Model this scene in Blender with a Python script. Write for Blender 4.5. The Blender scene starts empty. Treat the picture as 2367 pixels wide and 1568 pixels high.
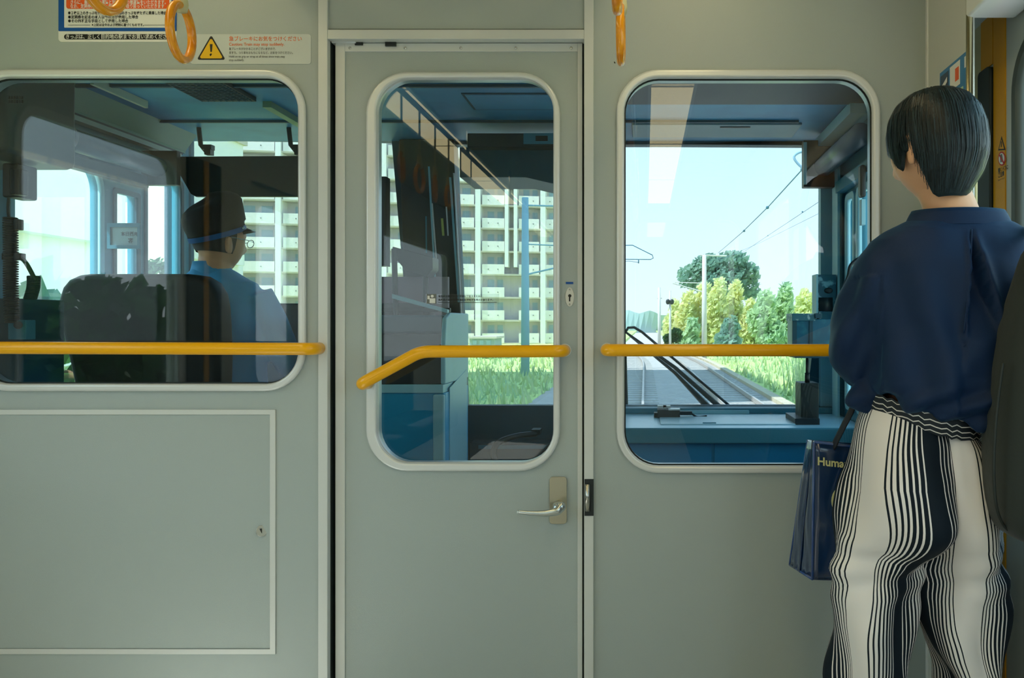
import bpy, bmesh, math, random
from mathutils import Vector, Matrix, noise
S = bpy.context.scene
COL = S.collection
R = math.radians
random.seed(7)

# ------------------------------------------------------------------ camera, world, sun, exposure
F = 1980.0           # focal length in photo pixels
VX, VY = 1490, 750   # where the car's length runs to
EYE = 1.12
cd = bpy.data.cameras.new('camera'); cam = bpy.data.objects.new('camera', cd); COL.objects.link(cam)
cam.location = (0, 0, EYE); cam.rotation_euler = (R(90), 0, 0)
cd.sensor_width = 36; cd.lens = F/2367*36
cd.shift_x = (1183.5-VX)/2367; cd.shift_y = -(784-VY)/2367
cd.clip_start = .05; cd.clip_end = 2000
S.camera = cam
S.view_settings.view_transform = 'Standard'; S.view_settings.look = 'None'
S.view_settings.exposure = 0.72; S.view_settings.gamma = 1; S.view_settings.use_curve_mapping = False
S.cycles.max_bounces = 10; S.cycles.transparent_max_bounces = 24; S.cycles.sample_clamp_indirect = 6
S.cycles.caustics_reflective = False; S.cycles.caustics_refractive = False

def srgb(r, g, b):
    f = lambda c: (c/255/12.92) if c/255 <= .04045 else ((c/255+.055)/1.055)**2.4
    return (f(r), f(g), f(b))

SUN_DIR = Vector((-.6, -.25, 1)).normalized()
w = bpy.data.worlds.new('sky'); S.world = w; w.use_nodes = True
nt = w.node_tree; nt.nodes.clear()
out = nt.nodes.new('ShaderNodeOutputWorld'); bg = nt.nodes.new('ShaderNodeBackground')
tc = nt.nodes.new('ShaderNodeTexCoord'); sp = nt.nodes.new('ShaderNodeSeparateXYZ'); cr = nt.nodes.new('ShaderNodeValToRGB')
nz = nt.nodes.new('ShaderNodeTexNoise'); mr = nt.nodes.new('ShaderNodeMapRange'); mx = nt.nodes.new('ShaderNodeMix'); mx.data_type = 'RGBA'
nz.inputs['Scale'].default_value = 2.2; nz.inputs['Detail'].default_value = 4
mr.inputs['From Min'].default_value = .48; mr.inputs['From Max'].default_value = .75; mr.inputs['To Max'].default_value = .6
nt.links.new(tc.outputs['Generated'], sp.inputs[0]); nt.links.new(sp.outputs['Z'], cr.inputs[0])
e = cr.color_ramp.elements
e[0].position = 0; e[0].color = (.95, .97, .96, 1); e[1].position = 1; e[1].color = (.22, .50, .80, 1)
for p, c in ((.10, (.86, .95, .97)), (.24, (.70, .89, .94)), (.5, (.38, .70, .88))):
    x = e.new(p); x.color = c+(1,)
nt.links.new(tc.outputs['Generated'], nz.inputs['Vector']); nt.links.new(nz.outputs[0], mr.inputs[0])
nt.links.new(mr.outputs[0], mx.inputs[0]); nt.links.new(cr.outputs[0], mx.inputs[6]); mx.inputs[7].default_value = (1, 1, 1, 1)
nt.links.new(mx.outputs[2], bg.inputs[0]); bg.inputs[1].default_value = 1.95
nt.links.new(bg.outputs[0], out.inputs[0])
sd = bpy.data.lights.new('sun', 'SUN'); sd.energy = 9; sd.angle = R(.6); sd.color = (1, .96, .90)
sun = bpy.data.objects.new('sun', sd); COL.objects.link(sun); sun.location = SUN_DIR*40
sun.rotation_euler = SUN_DIR.to_track_quat('Z', 'Y').to_euler()

# ------------------------------------------------------------------ helpers
def W(px, py, Y): return Vector(((px-VX)*Y/F, Y, EYE+(VY-py)*Y/F))
def PX(px, Y): return (px-VX)*Y/F
def PZ(py, Y): return EYE+(VY-py)*Y/F

MATS = {}
def mat(name, col, rough=.5, metal=0, spec=.5, bump=None, coat=0, var=None, emit=None, sheen=0):
    if name in MATS: return MATS[name]
    m = bpy.data.materials.new(name); m.use_nodes = True; n = m.node_tree; b = n.nodes['Principled BSDF']
    b.inputs['Base Color'].default_value = (*col, 1); b.inputs['Roughness'].default_value = rough
    b.inputs['Metallic'].default_value = metal; b.inputs['Specular IOR Level'].default_value = spec
    b.inputs['Coat Weight'].default_value = coat; b.inputs['Coat Roughness'].default_value = .08
    b.inputs['Sheen Weight'].default_value = sheen
    t = n.nodes.new('ShaderNodeTexCoord')
    if bump:
        z = n.nodes.new('ShaderNodeTexNoise'); z.inputs['Scale'].default_value = bump[0]; z.inputs['Detail'].default_value = 3
        k = n.nodes.new('ShaderNodeBump'); k.inputs['Strength'].default_value = bump[1]; k.inputs['Distance'].default_value = .002
        n.links.new(t.outputs['Object'], z.inputs['Vector']); n.links.new(z.outputs[0], k.inputs['Height']); n.links.new(k.outputs[0], b.inputs['Normal'])
    if var:   # (scale, second colour, from, to)
        z = n.nodes.new('ShaderNodeTexNoise'); z.inputs['Scale'].default_value = var[0]; z.inputs['Detail'].default_value = 4
        q = n.nodes.new('ShaderNodeMapRange'); q.inputs['From Min'].default_value = var[2]; q.inputs['From Max'].default_value = var[3]
        x = n.nodes.new('ShaderNodeMix'); x.data_type = 'RGBA'; x.inputs[6].default_value = (*col, 1); x.inputs[7].default_value = (*var[1], 1)
        n.links.new(t.outputs['Object'], z.inputs['Vector']); n.links.new(z.outputs[0], q.inputs[0]); n.links.new(q.outputs[0], x.inputs[0]); n.links.new(x.outputs[2], b.inputs['Base Color'])
    if emit:
        b.inputs['Emission Color'].default_value = (*emit[0], 1); b.inputs['Emission Strength'].default_value = emit[1]
    MATS[name] = m
    return m

def glassmat(name, tint, refl=.08, rough=0.0, top=.8):
    m = bpy.data.materials.new(name); m.use_nodes = True; n = m.node_tree; n.nodes.clear()
    o = n.nodes.new('ShaderNodeOutputMaterial'); tr = n.nodes.new('ShaderNodeBsdfTransparent'); gl = n.nodes.new('ShaderNodeBsdfGlossy')
    lw = n.nodes.new('ShaderNodeLayerWeight'); lw.inputs['Blend'].default_value = .25
    mr = n.nodes.new('ShaderNodeMapRange'); mr.inputs['To Min'].default_value = refl; mr.inputs['To Max'].default_value = top
    mix = n.nodes.new('ShaderNodeMixShader'); tr.inputs[0].default_value = (*tint, 1); gl.inputs['Roughness'].default_value = rough
    n.links.new(lw.outputs['Fresnel'], mr.inputs[0]); n.links.new(mr.outputs[0], mix.inputs[0])
    n.links.new(tr.outputs[0], mix.inputs[1]); n.links.new(gl.outputs[0], mix.inputs[2]); n.links.new(mix.outputs[0], o.inputs[0])
    MATS[name] = m
    return m

def link(name, me, m=None, parent=None):
    o = bpy.data.objects.new(name, me); COL.objects.link(o)
    if m is not None: me.materials.append(m)
    if parent is not None:
        o.parent = parent
        o.matrix_parent_inverse = parent.matrix_world.inverted() if parent.type != 'EMPTY' else Matrix.Translation(-Vector(parent.location))
    return o
def tag(o, label=None, cat=None, group=None, kind=None):
    if label: o['label'] = label
    if cat: o['category'] = cat
    if group: o['group'] = group
    if kind: o['kind'] = kind
    return o
def thing(name, loc, label, cat, group=None):
    o = bpy.data.objects.new(name, None); COL.objects.link(o); o.location = loc; o.empty_display_size = .05
    return tag(o, label, cat, group)
def struct(name, loc=(0, 0, 0)):
    o = bpy.data.objects.new(name, None); COL.objects.link(o); o.location = loc; o['kind'] = 'structure'
    return o

class MB:
    """collects shapes (world coordinates) into one mesh"""
    def __init__(s): s.v = []; s.f = []; s.uv = {}
    def add(s, vs, fs):
        k = len(s.v); s.v += [tuple(v) for v in vs]; s.f += [tuple(i+k for i in f) for f in fs]; return s
    def box(s, a, b):
        x0, y0, z0 = [min(p, q) for p, q in zip(a, b)]; x1, y1, z1 = [max(p, q) for p, q in zip(a, b)]
        return s.add([(x0,y0,z0),(x1,y0,z0),(x1,y1,z0),(x0,y1,z0),(x0,y0,z1),(x1,y0,z1),(x1,y1,z1),(x0,y1,z1)],
                     [(0,3,2,1),(4,5,6,7),(0,1,5,4),(1,2,6,5),(2,3,7,6),(3,0,4,7)])
    def pbox(s, px0, py0, px1, py1, Y0, Y1):
        """box whose front face (at depth Y0) has these photo corners"""
        return s.box((PX(px0, Y0), Y0, PZ(py0, Y0)), (PX(px1, Y0), Y1, PZ(py1, Y0)))
    def tube(s, pts, r, n=12, closed=False, caps=True, flat=1.0):
        pts = [Vector(p) for p in pts]; m = len(pts)
        rs = r if isinstance(r, (list, tuple)) else [r]*m
        ref = None; rings = []
        for i, p in enumerate(pts):
            if closed: d = (pts[(i+1) % m]-pts[i-1])
            else: d = pts[min(i+1, m-1)]-pts[max(i-1, 0)]
            d = d.normalized() if d.length > 1e-9 else Vector((0, 0, 1))
            if ref is None:
                ref = Vector((0, 0, 1)) if abs(d.z) < .9 else Vector((0, 1, 0))
            u = (ref-d*ref.dot(d)).normalized(); ref = u; v = d.cross(u)
            rings.append([p+(u*math.cos(2*math.pi*k/n)+v*math.sin(2*math.pi*k/n)*flat)*rs[i] for k in range(n)])
        return s.rings(rings, closed=closed, caps=caps)
    def rings(s, rings, closed=False, caps=True, wrap=True):
        n = len(rings[0]); vs = [p for r_ in rings for p in r_]; fs = []; m = len(rings)
        for i in range(m if closed else m-1):
            a, b = i*n, ((i+1) % m)*n
            for k in range(n if wrap else n-1):
                fs.append((a+k, a+(k+1) % n, b+(k+1) % n, b+k))
        if caps and not closed and wrap: fs += [tuple(range(n))[::-1], tuple(range((m-1)*n, m*n))]
        return s.add(vs, fs)
    def ball(s, c, r, n=16, m=10):
        c = Vector(c); r = r if isinstance(r, (tuple, list)) else (r, r, r)
        rg = []
        for i in range(1, m):
            t = math.pi*i/m
            rg.append([c+Vector((r[0]*math.sin(t)*math.cos(2*math.pi*k/n), r[1]*math.sin(t)*math.sin(2*math.pi*k/n), r[2]*math.cos(t))) for k in range(n)])
        return s.rings(rg)
    def prism(s, poly, d):
        """poly: 3D points, extruded by vector d"""
        n = len(poly); d = Vector(d); p = [Vector(q) for q in poly]
        return s.add(p+[q+d for q in p], [tuple(range(n)), tuple(range(2*n-1, n-1, -1))]+[(i, n+i, n+(i+1) % n, (i+1) % n) for i in range(n)])
    def build(s, name, m, parent=None, smooth=False, bevel=0, seg=2, sub=0):
        me = bpy.data.meshes.new(name); me.from_pydata(s.v, [], s.f); me.update()
        bm = bmesh.new(); bm.from_mesh(me); bmesh.ops.recalc_face_normals(bm, faces=bm.faces); bm.to_mesh(me); bm.free()
        o = link(name, me, m, parent)
        if smooth: me.polygons.foreach_set('use_smooth', [True]*len(me.polygons))
        if bevel:
            k = o.modifiers.new('bevel', 'BEVEL'); k.width = bevel; k.segments = seg; k.limit_method = 'ANGLE'; k.angle_limit = R(40)
            me.polygons.foreach_set('use_smooth', [True]*len(me.polygons)); k.harden_normals = True
        if sub:
            k = o.modifiers.new('sub', 'SUBSURF'); k.levels = sub; k.render_levels = sub
        return o

def rrect(x0, z0, x1, z1, r, n=10):
    x0, x1 = min(x0, x1), max(x0, x1); z0, z1 = min(z0, z1), max(z0, z1)
    rr = r if isinstance(r, (tuple, list)) else (r,)*4   # bl, br, tr, tl
    P = []
    for (cx, cz, a, q) in ((x0, z0, 180, rr[0]), (x1, z0, 270, rr[1]), (x1, z1, 0, rr[2]), (x0, z1, 90, rr[3])):
        ox = cx+q if cx == x0 else cx-q; oz = cz+q if cz == z0 else cz-q
        for i in range(n+1):
            t = R(a+90*i/n); P.append((ox+q*math.cos(t), oz+q*math.sin(t)))
    return P
def prr(px0, py0, px1, py1, Y, rpx, n=10):
    rp = [q*Y/F for q in rpx] if isinstance(rpx, (tuple, list)) else rpx*Y/F
    return rrect(PX(px0, Y), PZ(py1, Y), PX(px1, Y), PZ(py0, Y), rp, n)

def plate(name, loops, Y0, Y1, m, parent=None, bevel=0, axis='Y'):
    """flat plate with holes, outline loops in (X,Z), between depths Y0 and Y1 (axis 'Y'), or loops in (Y,Z) between X0 and X1 (axis 'X')"""
    cu = bpy.data.curves.new('c', 'CURVE'); cu.dimensions = '2D'; cu.fill_mode = 'BOTH'
    for L in loops:
        sp = cu.splines.new('POLY'); sp.points.add(len(L)-1); sp.use_cyclic_u = True
        for i, p in enumerate(L): sp.points[i].co = (p[0], p[1], 0, 1)
    t = abs(Y1-Y0); cu.extrude = max(t/2-bevel, 1e-5); cu.bevel_depth = bevel; cu.bevel_resolution = 2; cu.offset = -bevel
    o = bpy.data.objects.new('c', cu); COL.objects.link(o)
    dg = bpy.context.evaluated_depsgraph_get()
    me = bpy.data.meshes.new_from_object(o.evaluated_get(dg)); bpy.data.objects.remove(o); bpy.data.curves.remove(cu)
    mid = (Y0+Y1)/2
    for v in me.vertices:
        x, y, z = v.co
        v.co = (x, mid-z, y) if axis == 'Y' else (mid+z, x, y)
    me.materials.clear(); me.name = name
    bm = bmesh.new(); bm.from_mesh(me); bmesh.ops.remove_doubles(bm, verts=bm.verts, dist=1e-6); bmesh.ops.recalc_face_normals(bm, faces=bm.faces); bm.to_mesh(me); bm.free()
    return link(name, me, m, parent)

def text(body, size, m, origin, parent, name='lettering', bold=0, sx=1.0, right=(1, 0, 0), up=(0, 0, 1), ext=0, align='LEFT', mirror=False):
    cu = bpy.data.curves.new(name, 'FONT'); cu.body = body; cu.size = size; cu.align_x = align; cu.offset = bold; cu.extrude = ext
    cu.resolution_u = 3
    o = bpy.data.objects.new(name, cu); COL.objects.link(o)
    dg = bpy.context.evaluated_depsgraph_get(); me = bpy.data.meshes.new_from_object(o.evaluated_get(dg))
    bpy.data.objects.remove(o); bpy.data.curves.remove(cu)
    r_, u_ = Vector(right), Vector(up); n_ = r_.cross(u_); og = Vector(origin)
    for v in me.vertices:
        x = -v.co.x if mirror else v.co.x
        v.co = og+r_*(x*sx)+u_*v.co.y+n_*v.co.z
    me.name = name; me.materials.clear()
    return link(name, me, m, parent)

def catmull(pts, n=6):
    pts = [Vector(p) for p in pts]; o = []
    for i in range(len(pts)-1):
        a, b, c, d = pts[max(i-1, 0)], pts[i], pts[i+1], pts[min(i+2, len(pts)-1)]
        for k in range(n):
            t = k/n; o.append(.5*((2*b)+(c-a)*t+(2*a-5*b+4*c-d)*t*t+(3*b-a-3*c+d)*t**3))
    return o+[pts[-1]]
def interp(tab, x):
    if x <= tab[0][0]: return tab[0][1:]
    for a, b in zip(tab, tab[1:]):
        if x <= b[0]:
            t = (x-a[0])/(b[0]-a[0]); t = t*t*(3-2*t) if False else t
            return tuple(p+(q-p)*t for p, q in zip(a[1:], b[1:]))
    return tab[-1][1:]

def smooth_interp(tab, x):
    if x <= tab[0][0]: return tab[0][1:]
    for i in range(len(tab)-1):
        if x <= tab[i+1][0]:
            p0, p1, p2, p3 = tab[max(i-1, 0)], tab[i], tab[i+1], tab[min(i+2, len(tab)-1)]
            t = (x-p1[0])/(p2[0]-p1[0]); d = p2[0]-p1[0]; o = []
            for a, b, c, e in zip(p0[1:], p1[1:], p2[1:], p3[1:]):
                m1 = (c-a)/(p2[0]-p0[0])*d; m2 = (e-b)/(p3[0]-p1[0])*d
                o.append((2*t**3-3*t*t+1)*b+(t**3-2*t*t+t)*m1+(-2*t**3+3*t*t)*c+(t**3-t*t)*m2)
            return tuple(o)
    return tab[-1][1:]

def blend(mb, name, m, parent, voxel=.006, smooth=6, fn=None):
    """melt overlapping lofts into one continuous skin"""
    me = bpy.data.meshes.new(name); me.from_pydata(mb.v, [], mb.f); me.update()
    bm = bmesh.new(); bm.from_mesh(me); bmesh.ops.recalc_face_normals(bm, faces=bm.faces); bm.to_mesh(me); bm.free()
    o = bpy.data.objects.new('t', me); COL.objects.link(o)
    k = o.modifiers.new('r', 'REMESH'); k.mode = 'VOXEL'; k.voxel_size = voxel; k.adaptivity = 0
    q = o.modifiers.new('s', 'SMOOTH'); q.factor = .5; q.iterations = smooth
    dg = bpy.context.evaluated_depsgraph_get(); m2 = bpy.data.meshes.new_from_object(o.evaluated_get(dg)); bpy.data.objects.remove(o)
    if fn:
        nr = [v.normal.copy() for v in m2.vertices]
        for v, n_ in zip(m2.vertices, nr): v.co = fn(v.co.copy(), n_)
    m2.name = name; m2.materials.clear()
    m2.polygons.foreach_set('use_smooth', [True]*len(m2.polygons))
    return link(name, m2, m, parent)

# ------------------------------------------------------------------ materials
PAINT = mat('painted_bulkhead', srgb(172, 183, 181), .27, 0, .6, bump=(900, .25))
PAINTW = mat('side_wall_laminate', srgb(196, 200, 194), .4, bump=(700, .15))
TRIM = mat('aluminium_trim', srgb(216, 220, 218), .35, .1)
ALU = mat('satin_aluminium', srgb(224, 228, 228), .28, .15)
CHROME = mat('polished_steel', srgb(200, 200, 195), .14, 1)
RUBBER = mat('black_rubber', srgb(28, 38, 36), .55)
GAP = mat('dark_gap', srgb(22, 34, 30), .7)
YELLOW = mat('yellow_coated_rail', srgb(255, 184, 0), .32, spec=.35, coat=.3)
YPAINT = mat('yellow_door_paint', srgb(214, 150, 8), .5)
RING = mat('orange_plastic_ring', srgb(250, 164, 14), .25, coat=.5, var=(35, srgb(232, 136, 8), .45, .7))
CREAM = mat('cream_strap', srgb(214, 208, 160), .5)
BLACKP = mat('black_plastic', srgb(24, 34, 36), .45)
WHITE = mat('sticker_white', srgb(232, 234, 230), .4)
STICK = mat('sticker_haze_white', srgb(205, 212, 208), .4)
INK = mat('ink_black', srgb(24, 26, 24), .5)
INKG = mat('ink_grey', srgb(110, 114, 110), .5)
INKO = mat('ink_orange', srgb(240, 120, 50), .5)
BLUE = mat('ink_blue', srgb(15, 85, 165), .4)
ORANGE = mat('ink_orange_panel', srgb(238, 96, 30), .4)
WARN = mat('warning_yellow', srgb(240, 190, 20), .4)
GLASS = glassmat('cab_glass', (.90, .95, .97), .025)
GLASS2 = glassmat('side_glass', (.92, .97, .98), .03, 0, .3)
GLASS3 = glassmat('windscreen_glass', (.63, .67, .70), .03)
CEIL = mat('ceiling_panel', srgb(150, 148, 128), .5)
FLOOR = mat('floor_vinyl', srgb(208, 204, 196), .45, bump=(200, .2))
LAMP = mat('lamp_diffuser', (1, .9, .7), .5, emit=((1, .80, .42), 2.5))
CABW = mat('cab_wall_teal', srgb(66, 140, 162), .5, bump=(300, .2))
CABD = mat('cab_dark_teal', srgb(30, 78, 94), .55)
CABL = mat('cab_light_teal', srgb(160, 212, 224), .4)
CABC = mat('cab_ceiling_teal', srgb(62, 156, 200), .5, var=(6, srgb(52, 138, 182), .4, .7))
CABG = mat('cab_green_lamp_box', srgb(140, 172, 150), .5)
# ================================================================== the car: bulkhead
YB = 2.2; YT = 2.25; XL = -1.95; XR = .725; ZC = 2.25
bl = plate('wall_front', [[(XL, -.02), (PX(746, YB), -.02), (PX(746, YB), ZC), (XL, ZC)],
                          prr(-60, 176, 690, 890, YB, 78)], YB, YT, PAINT)
bl['kind'] = 'structure'
br = plate('wall_front', [[(PX(1361, YB), -.02), (XR+.1, -.02), (XR+.1, ZC), (PX(1361, YB), ZC)],
                          prr(1441, 176, 2020, 1080, YB, 80)], YB, YT, PAINT)
br['kind'] = 'structure'
bt = MB().pbox(757, 67, 1350, -200, YB, YT).build('wall_front', PAINT); bt['kind'] = 'structure'

def window(name, outer, inner, rpx, Y, pane, wipe=None):
    root = struct(name, (PX((outer[0]+outer[2])/2, Y), Y, PZ(outer[3], Y)))
    plate('window_frame', [prr(*outer, Y-.012, rpx[0]), prr(*inner, Y-.012, rpx[1])], Y-.014, Y+.001, ALU, root, bevel=.006)
    plate('window_lining', [prr(inner[0]-6, inner[1]-6, inner[2]+6, inner[3]+6, Y, rpx[1]+6), prr(*inner, Y, rpx[1]-1)], Y, Y+.055, ALU, root)
    plate('gasket', [prr(inner[0]-4, inner[1]-4, inner[2]+4, inner[3]+4, Y, rpx[1]+3), prr(inner[0]+3, inner[1]+3, inner[2]-3, inner[3]-3, Y, rpx[1]-3)], Y+.014, Y+.019, RUBBER, root)
    plate('window_pane', [prr(inner[0]-3, inner[1]-3, inner[2]+3, inner[3]+3, Y, rpx[1]+2)], Y+.020, Y+.024, GLASS, root)
    return root
window('window_1', (-78, 160, 705, 905), (-60, 178, 689, 888), (95, 78), YB, GLASS)
window('window_2', (1425, 160, 2036, 1095), (1443, 179, 2018, 1078), (98, 80), YB, GLASS)

# trims
for i, (a, b, c, d) in enumerate(((735, -220, 757, 1900), (1350, -220, 1372, 1900), (757, 68, 1350, 90))):
    t = MB().pbox(a, b, c, d, YB-.008, YB+.03 if i < 2 else YB+.04).build('trim_%d' % (i+1), TRIM, bevel=.0015); t['kind'] = 'structure'
t = MB().pbox(2143, -220, 2160, 1900, YB-.012, YB+.01).build('trim_4', TRIM, bevel=.003); t['kind'] = 'structure'
# dark reveal around the door
t = MB(); t.pbox(757, 90, 765, 1900, YB+.012, YB+.09); t.pbox(1347, 90, 1352, 1900, YB+.03, YB+.09); t.pbox(757, 86, 1350, 92, YB+.05, YB+.09)
t = t.build('trim_5', GAP); t['kind'] = 'structure'
t = MB(); t.tube([W(768, 98, YB+.03), W(768, 1800, YB+.03)], .0022, 8); t = t.build('trim_6', ALU, smooth=True); t['kind'] = 'structure'

# door (recessed)
YD = 2.225
d = struct('door_1', (PX(1060, YD), YD, 0))
plate('door_leaf', [[(PX(775, YD), .01), (PX(1346, YD), .01), (PX(1346, YD), PZ(100, YD)), (PX(775, YD), PZ(100, YD))],
                    prr(868, 178, 1281, 1073, YD, 78)], YD, YD+.035, PAINT, d)
MB().pbox(775, 100, 797, 1900, YD-.004, YD+.002).build('edge_strip', TRIM, d, bevel=.001)
MB().pbox(1335, 100, 1346, 1900, YD-.004, YD+.002).build('edge_strip', TRIM, d, bevel=.001)
MB().pbox(797, 100, 1335, 119, YD-.004, YD+.002).build('top_strip', TRIM, d, bevel=.001)
for x in (809, 937, 1065, 1192, 1320):
    s = MB(); s.ball(W(x, 111, YD-.004), (.004, .002, .004), 10, 6); s.build('screw', CHROME, d, smooth=True)
fr = plate('window_frame', [prr(846, 166, 1294, 1090, YD-.01, 96), prr(870, 180, 1279, 1071, YD-.01, 78)], YD-.013, YD+.001, ALU, d, bevel=.006)
plate('window_lining', [prr(864, 174, 1285, 1077, YD, 84), prr(870, 180, 1279, 1071, YD, 77)], YD, YD+.045, ALU, d)
plate('window_pane', [prr(866, 176, 1283, 1075, YD, 80)], YD+.022, YD+.026, GLASS, d)
# closer hardware in the gap above the door
h = MB(); h.pbox(766, 93, 822, 99, YD-.012, YD+.02); h.pbox(862, 92, 1010, 97, YD-.006, YD+.02); h.build('closer_arm', ALU, d, bevel=.001)
h = MB(); h.pbox(890, 97, 915, 106, YD-.010, YD); h.pbox(820, 97, 838, 104, YD-.008, YD); h.build('closer_stop', BLACKP, d)
# lever handle
lp = plate('lever_plate', [prr(1270, 1103, 1310, 1212, YD-.006, 8)], YD-.006, YD, mat('brushed_steel_plate', srgb(190, 184, 165), .3, .9), d, bevel=.001)
lv = MB()
a = W(1291, 1172, YD-.006); b = W(1291, 1176, YD-.05)
lv.tube([a, b], [.016, .013], 16)
pts = catmull([W(1296, 1172, YD-.045), W(1288, 1182, YD-.056), W(1262, 1187, YD-.056), W(1230, 1187, YD-.052), W(1198, 1184, YD-.044)], 6)
n = len(pts); lv.tube(pts, [(.0135-.0085*(i/(n-1))) for i in range(n)], 14, flat=.8)
lv.ball(W(1296, 1172, YD-.045), .0135)
lv.ball(W(1198, 1184, YD-.044), .005)
lv.build('lever', mat('satin_lever', srgb(205, 212, 212), .22, .9), d, smooth=True)
# key escutcheon
es = plate('key_plate', [[(PX(1317, YD)+.0115*math.cos(R(t)), PZ(687, YD)+.025*math.sin(R(t))) for t in range(0, 360, 12)]], YD-.003, YD, mat('lock_white', srgb(222, 222, 214), .35), d, bevel=.001)
k = MB(); k.box((PX(1315.5, YD), YD-.0038, PZ(697, YD)), (PX(1318.5, YD), YD-.0028, PZ(686, YD)))
k.tube([W(1317, 684, YD-.0038), W(1317, 684, YD-.0028)], .0042, 14); k.build('keyhole', INK, es)
for yy in (670, 704):
    MB().ball(W(1317, yy, YD-.003), (.0025, .001, .0025), 10, 6).build('screw', CHROME, es)
MB().pbox(1308, 652, 1325, 657, YD-.0012, YD-.0001).build('blue_tape', BLUE, d)
# hinge
hg = MB().pbox(1351, 1108, 1372, 1193, YB-.0092, YB-.001).build('hinge_leaf', BLACKP, d)
h = MB(); h.tube([W(1358, 1120, YB-.015), W(1358, 1182, YB-.015)], .006, 12); h.build('hinge_pin', CHROME, d, smooth=True)
# glass notice
g = YD+.0205
MB().pbox(985, 680, 1153, 703, g, g+.0014).build('glass_notice', glassmat('clear_label', (.92, .93, .93), .02), d)
MB().pbox(986, 680, 1008, 702, g-.0006, g).build('notice_icon', INKG, d)
ic = MB(); ic.ball(W(999, 685, g-.0008), (.004, .0004, .004), 12, 6); ic.pbox(993, 690, 1006, 701, g-.001, g-.0006); ic.pbox(988, 684, 993, 692, g-.001, g-.0006)
ic.build('notice_icon_figure', WHITE, d)
for (t_, yy) in (('緊急時の連絡や運行情報を確認するために、', 687.5), ('乗務員が業務用携帯電話を使用する場合があります。', 695.5)):
    text(t_, .0066, INK, W(1013, yy, g-.0006), d, sx=.93, bold=.0001)
MB().pbox(1013, 699, 1148, 700, g-.0008, g).build('notice_rule', INK, d)

# mark on the right panel
tag(MB().tube([W(1420, 143, YB-.001), W(1422, 146, YB-.001)], .0014, 8).build('paint_chip', INK), 'tiny dark scratch in the paint above the right window frame', 'scratch')

# access panel lower left
ap = thing('access_panel', W(300, 1512, YB), 'grey hatch panel with silver edging and a small round lock below the left window', 'hatch')
plate('panel_frame', [[(PX(-120, YB), PZ(1512, YB)), (PX(638, YB), PZ(1512, YB)), (PX(638, YB), PZ(947, YB)), (PX(-120, YB), PZ(947, YB))],
                      [(PX(-108, YB), PZ(1500, YB)), (PX(625, YB), PZ(1500, YB)), (PX(625, YB), PZ(959, YB)), (PX(-108, YB), PZ(959, YB))]], YB-.004, YB, TRIM, ap, bevel=.001)
MB().pbox(-107, 960, 624, 1499, YB-.0015, YB-.0002).build('panel_sheet', PAINT, ap)
lk = MB(); lk.tube([W(605, 1228, YB-.001), W(605, 1228, YB-.005)], .014, 28); lock = lk.build('lock', CHROME, ap, bevel=.001)
MB().box((PX(602.5, YB), YB-.0062, PZ(1238, YB)), (PX(608, YB), YB-.005, PZ(1221, YB))).build('keyhole', INK, lock, bevel=.002)

# ------------------------------------------------------------------ handrails
def rail(path, label, ends=(True, True), r=.0155):
    root = thing('handrail', path[0], label, 'handrail', None)
    m = MB(); P = [Vector(p) for p in path]
    full = []
    if ends[0]: full += [P[0]+Vector((0, YB-P[0].y, 0))]
    full += P
    if ends[1]: full += [P[-1]+Vector((0, YB-P[-1].y, 0))]
    # round the corners
    out_ = [full[0]]
    for i in range(1, len(full)-1):
        a, b, c = full[i-1], full[i], full[i+1]
        q = .024
        p0 = b+(a-b).normalized()*q; p1 = b+(c-b).normalized()*q
        for k in range(9):
            t = k/8; out_.append(p0*(1-t)**2+b*2*t*(1-t)+p1*t*t)
    out_.append(full[-1])
    m.tube(out_, r, 24); m.build('rail_tube', YELLOW, root, smooth=True)
    for on, p in ((ends[0], P[0]), (ends[1], P[-1])):
        if on: MB().tube([(p.x, YB-.004, p.z), (p.x, YB+.002, p.z)], .0168, 24).build('wall_flange', ALU, root, bevel=.0008)
    return root
YR = YB-.062
rail([W(-90, 804, YR), W(719, 807, YR)], 'long yellow grab rail across the left window')
rail([W(833, 889, YR), W(972, 813, YR), W(1300, 812, YR)], 'bent yellow grab rail fixed across the cab door')
rail([W(1401, 810, YR), W(2090, 810, YR)], 'yellow grab rail across the right window, running behind the standing passenger')

# ------------------------------------------------------------------ strap hangers
RZ0 = EYE+.93
def hanger(name, X, Y, Zc, label, group, tilt=0, yaw=0, long=.24):
    root = thing(name, (X, Y, RZ0), label, 'strap hanger', group)
    c = Vector((X, Y, Zc)); ro = .056
    M = Matrix.Rotation(yaw, 3, 'Z')
    pts = [c+M@Vector((0, ro*math.sin(2*math.pi*k/48)*1.02, ro*math.cos(2*math.pi*k/48))) for k in range(48)]
    m = MB(); m.tube(pts, .0092, 14, closed=True); m.build('grip_ring', RING, root, smooth=True)
    # cap that grips the ring
    m = MB(); top = c+Vector((0, 0, ro))
    m.tube([top+Vector((0, 0, -.012)), top+Vector((0, 0, .004)), top+Vector((0, 0, .016)), top+Vector((0, 0, .05))], [.012, .0145, .013, .009], 14)
    m.build('ring_cap', CREAM, root, smooth=True)
    m = MB(); m.box((X-.0015, Y-.012, top.z+.045), (X+.0015, Y+.012, RZ0+.012)); m.build('webbing_strap', CREAM, root)
    return root
LB = 'left window'
gx = ((-.99, [(1.83, EYE+.624, 0.12), (1.565, EYE+.632, -.05)]), (-.051, [(1.84, EYE+.622, 0), (1.585, EYE+.640, 0)]))
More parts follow.
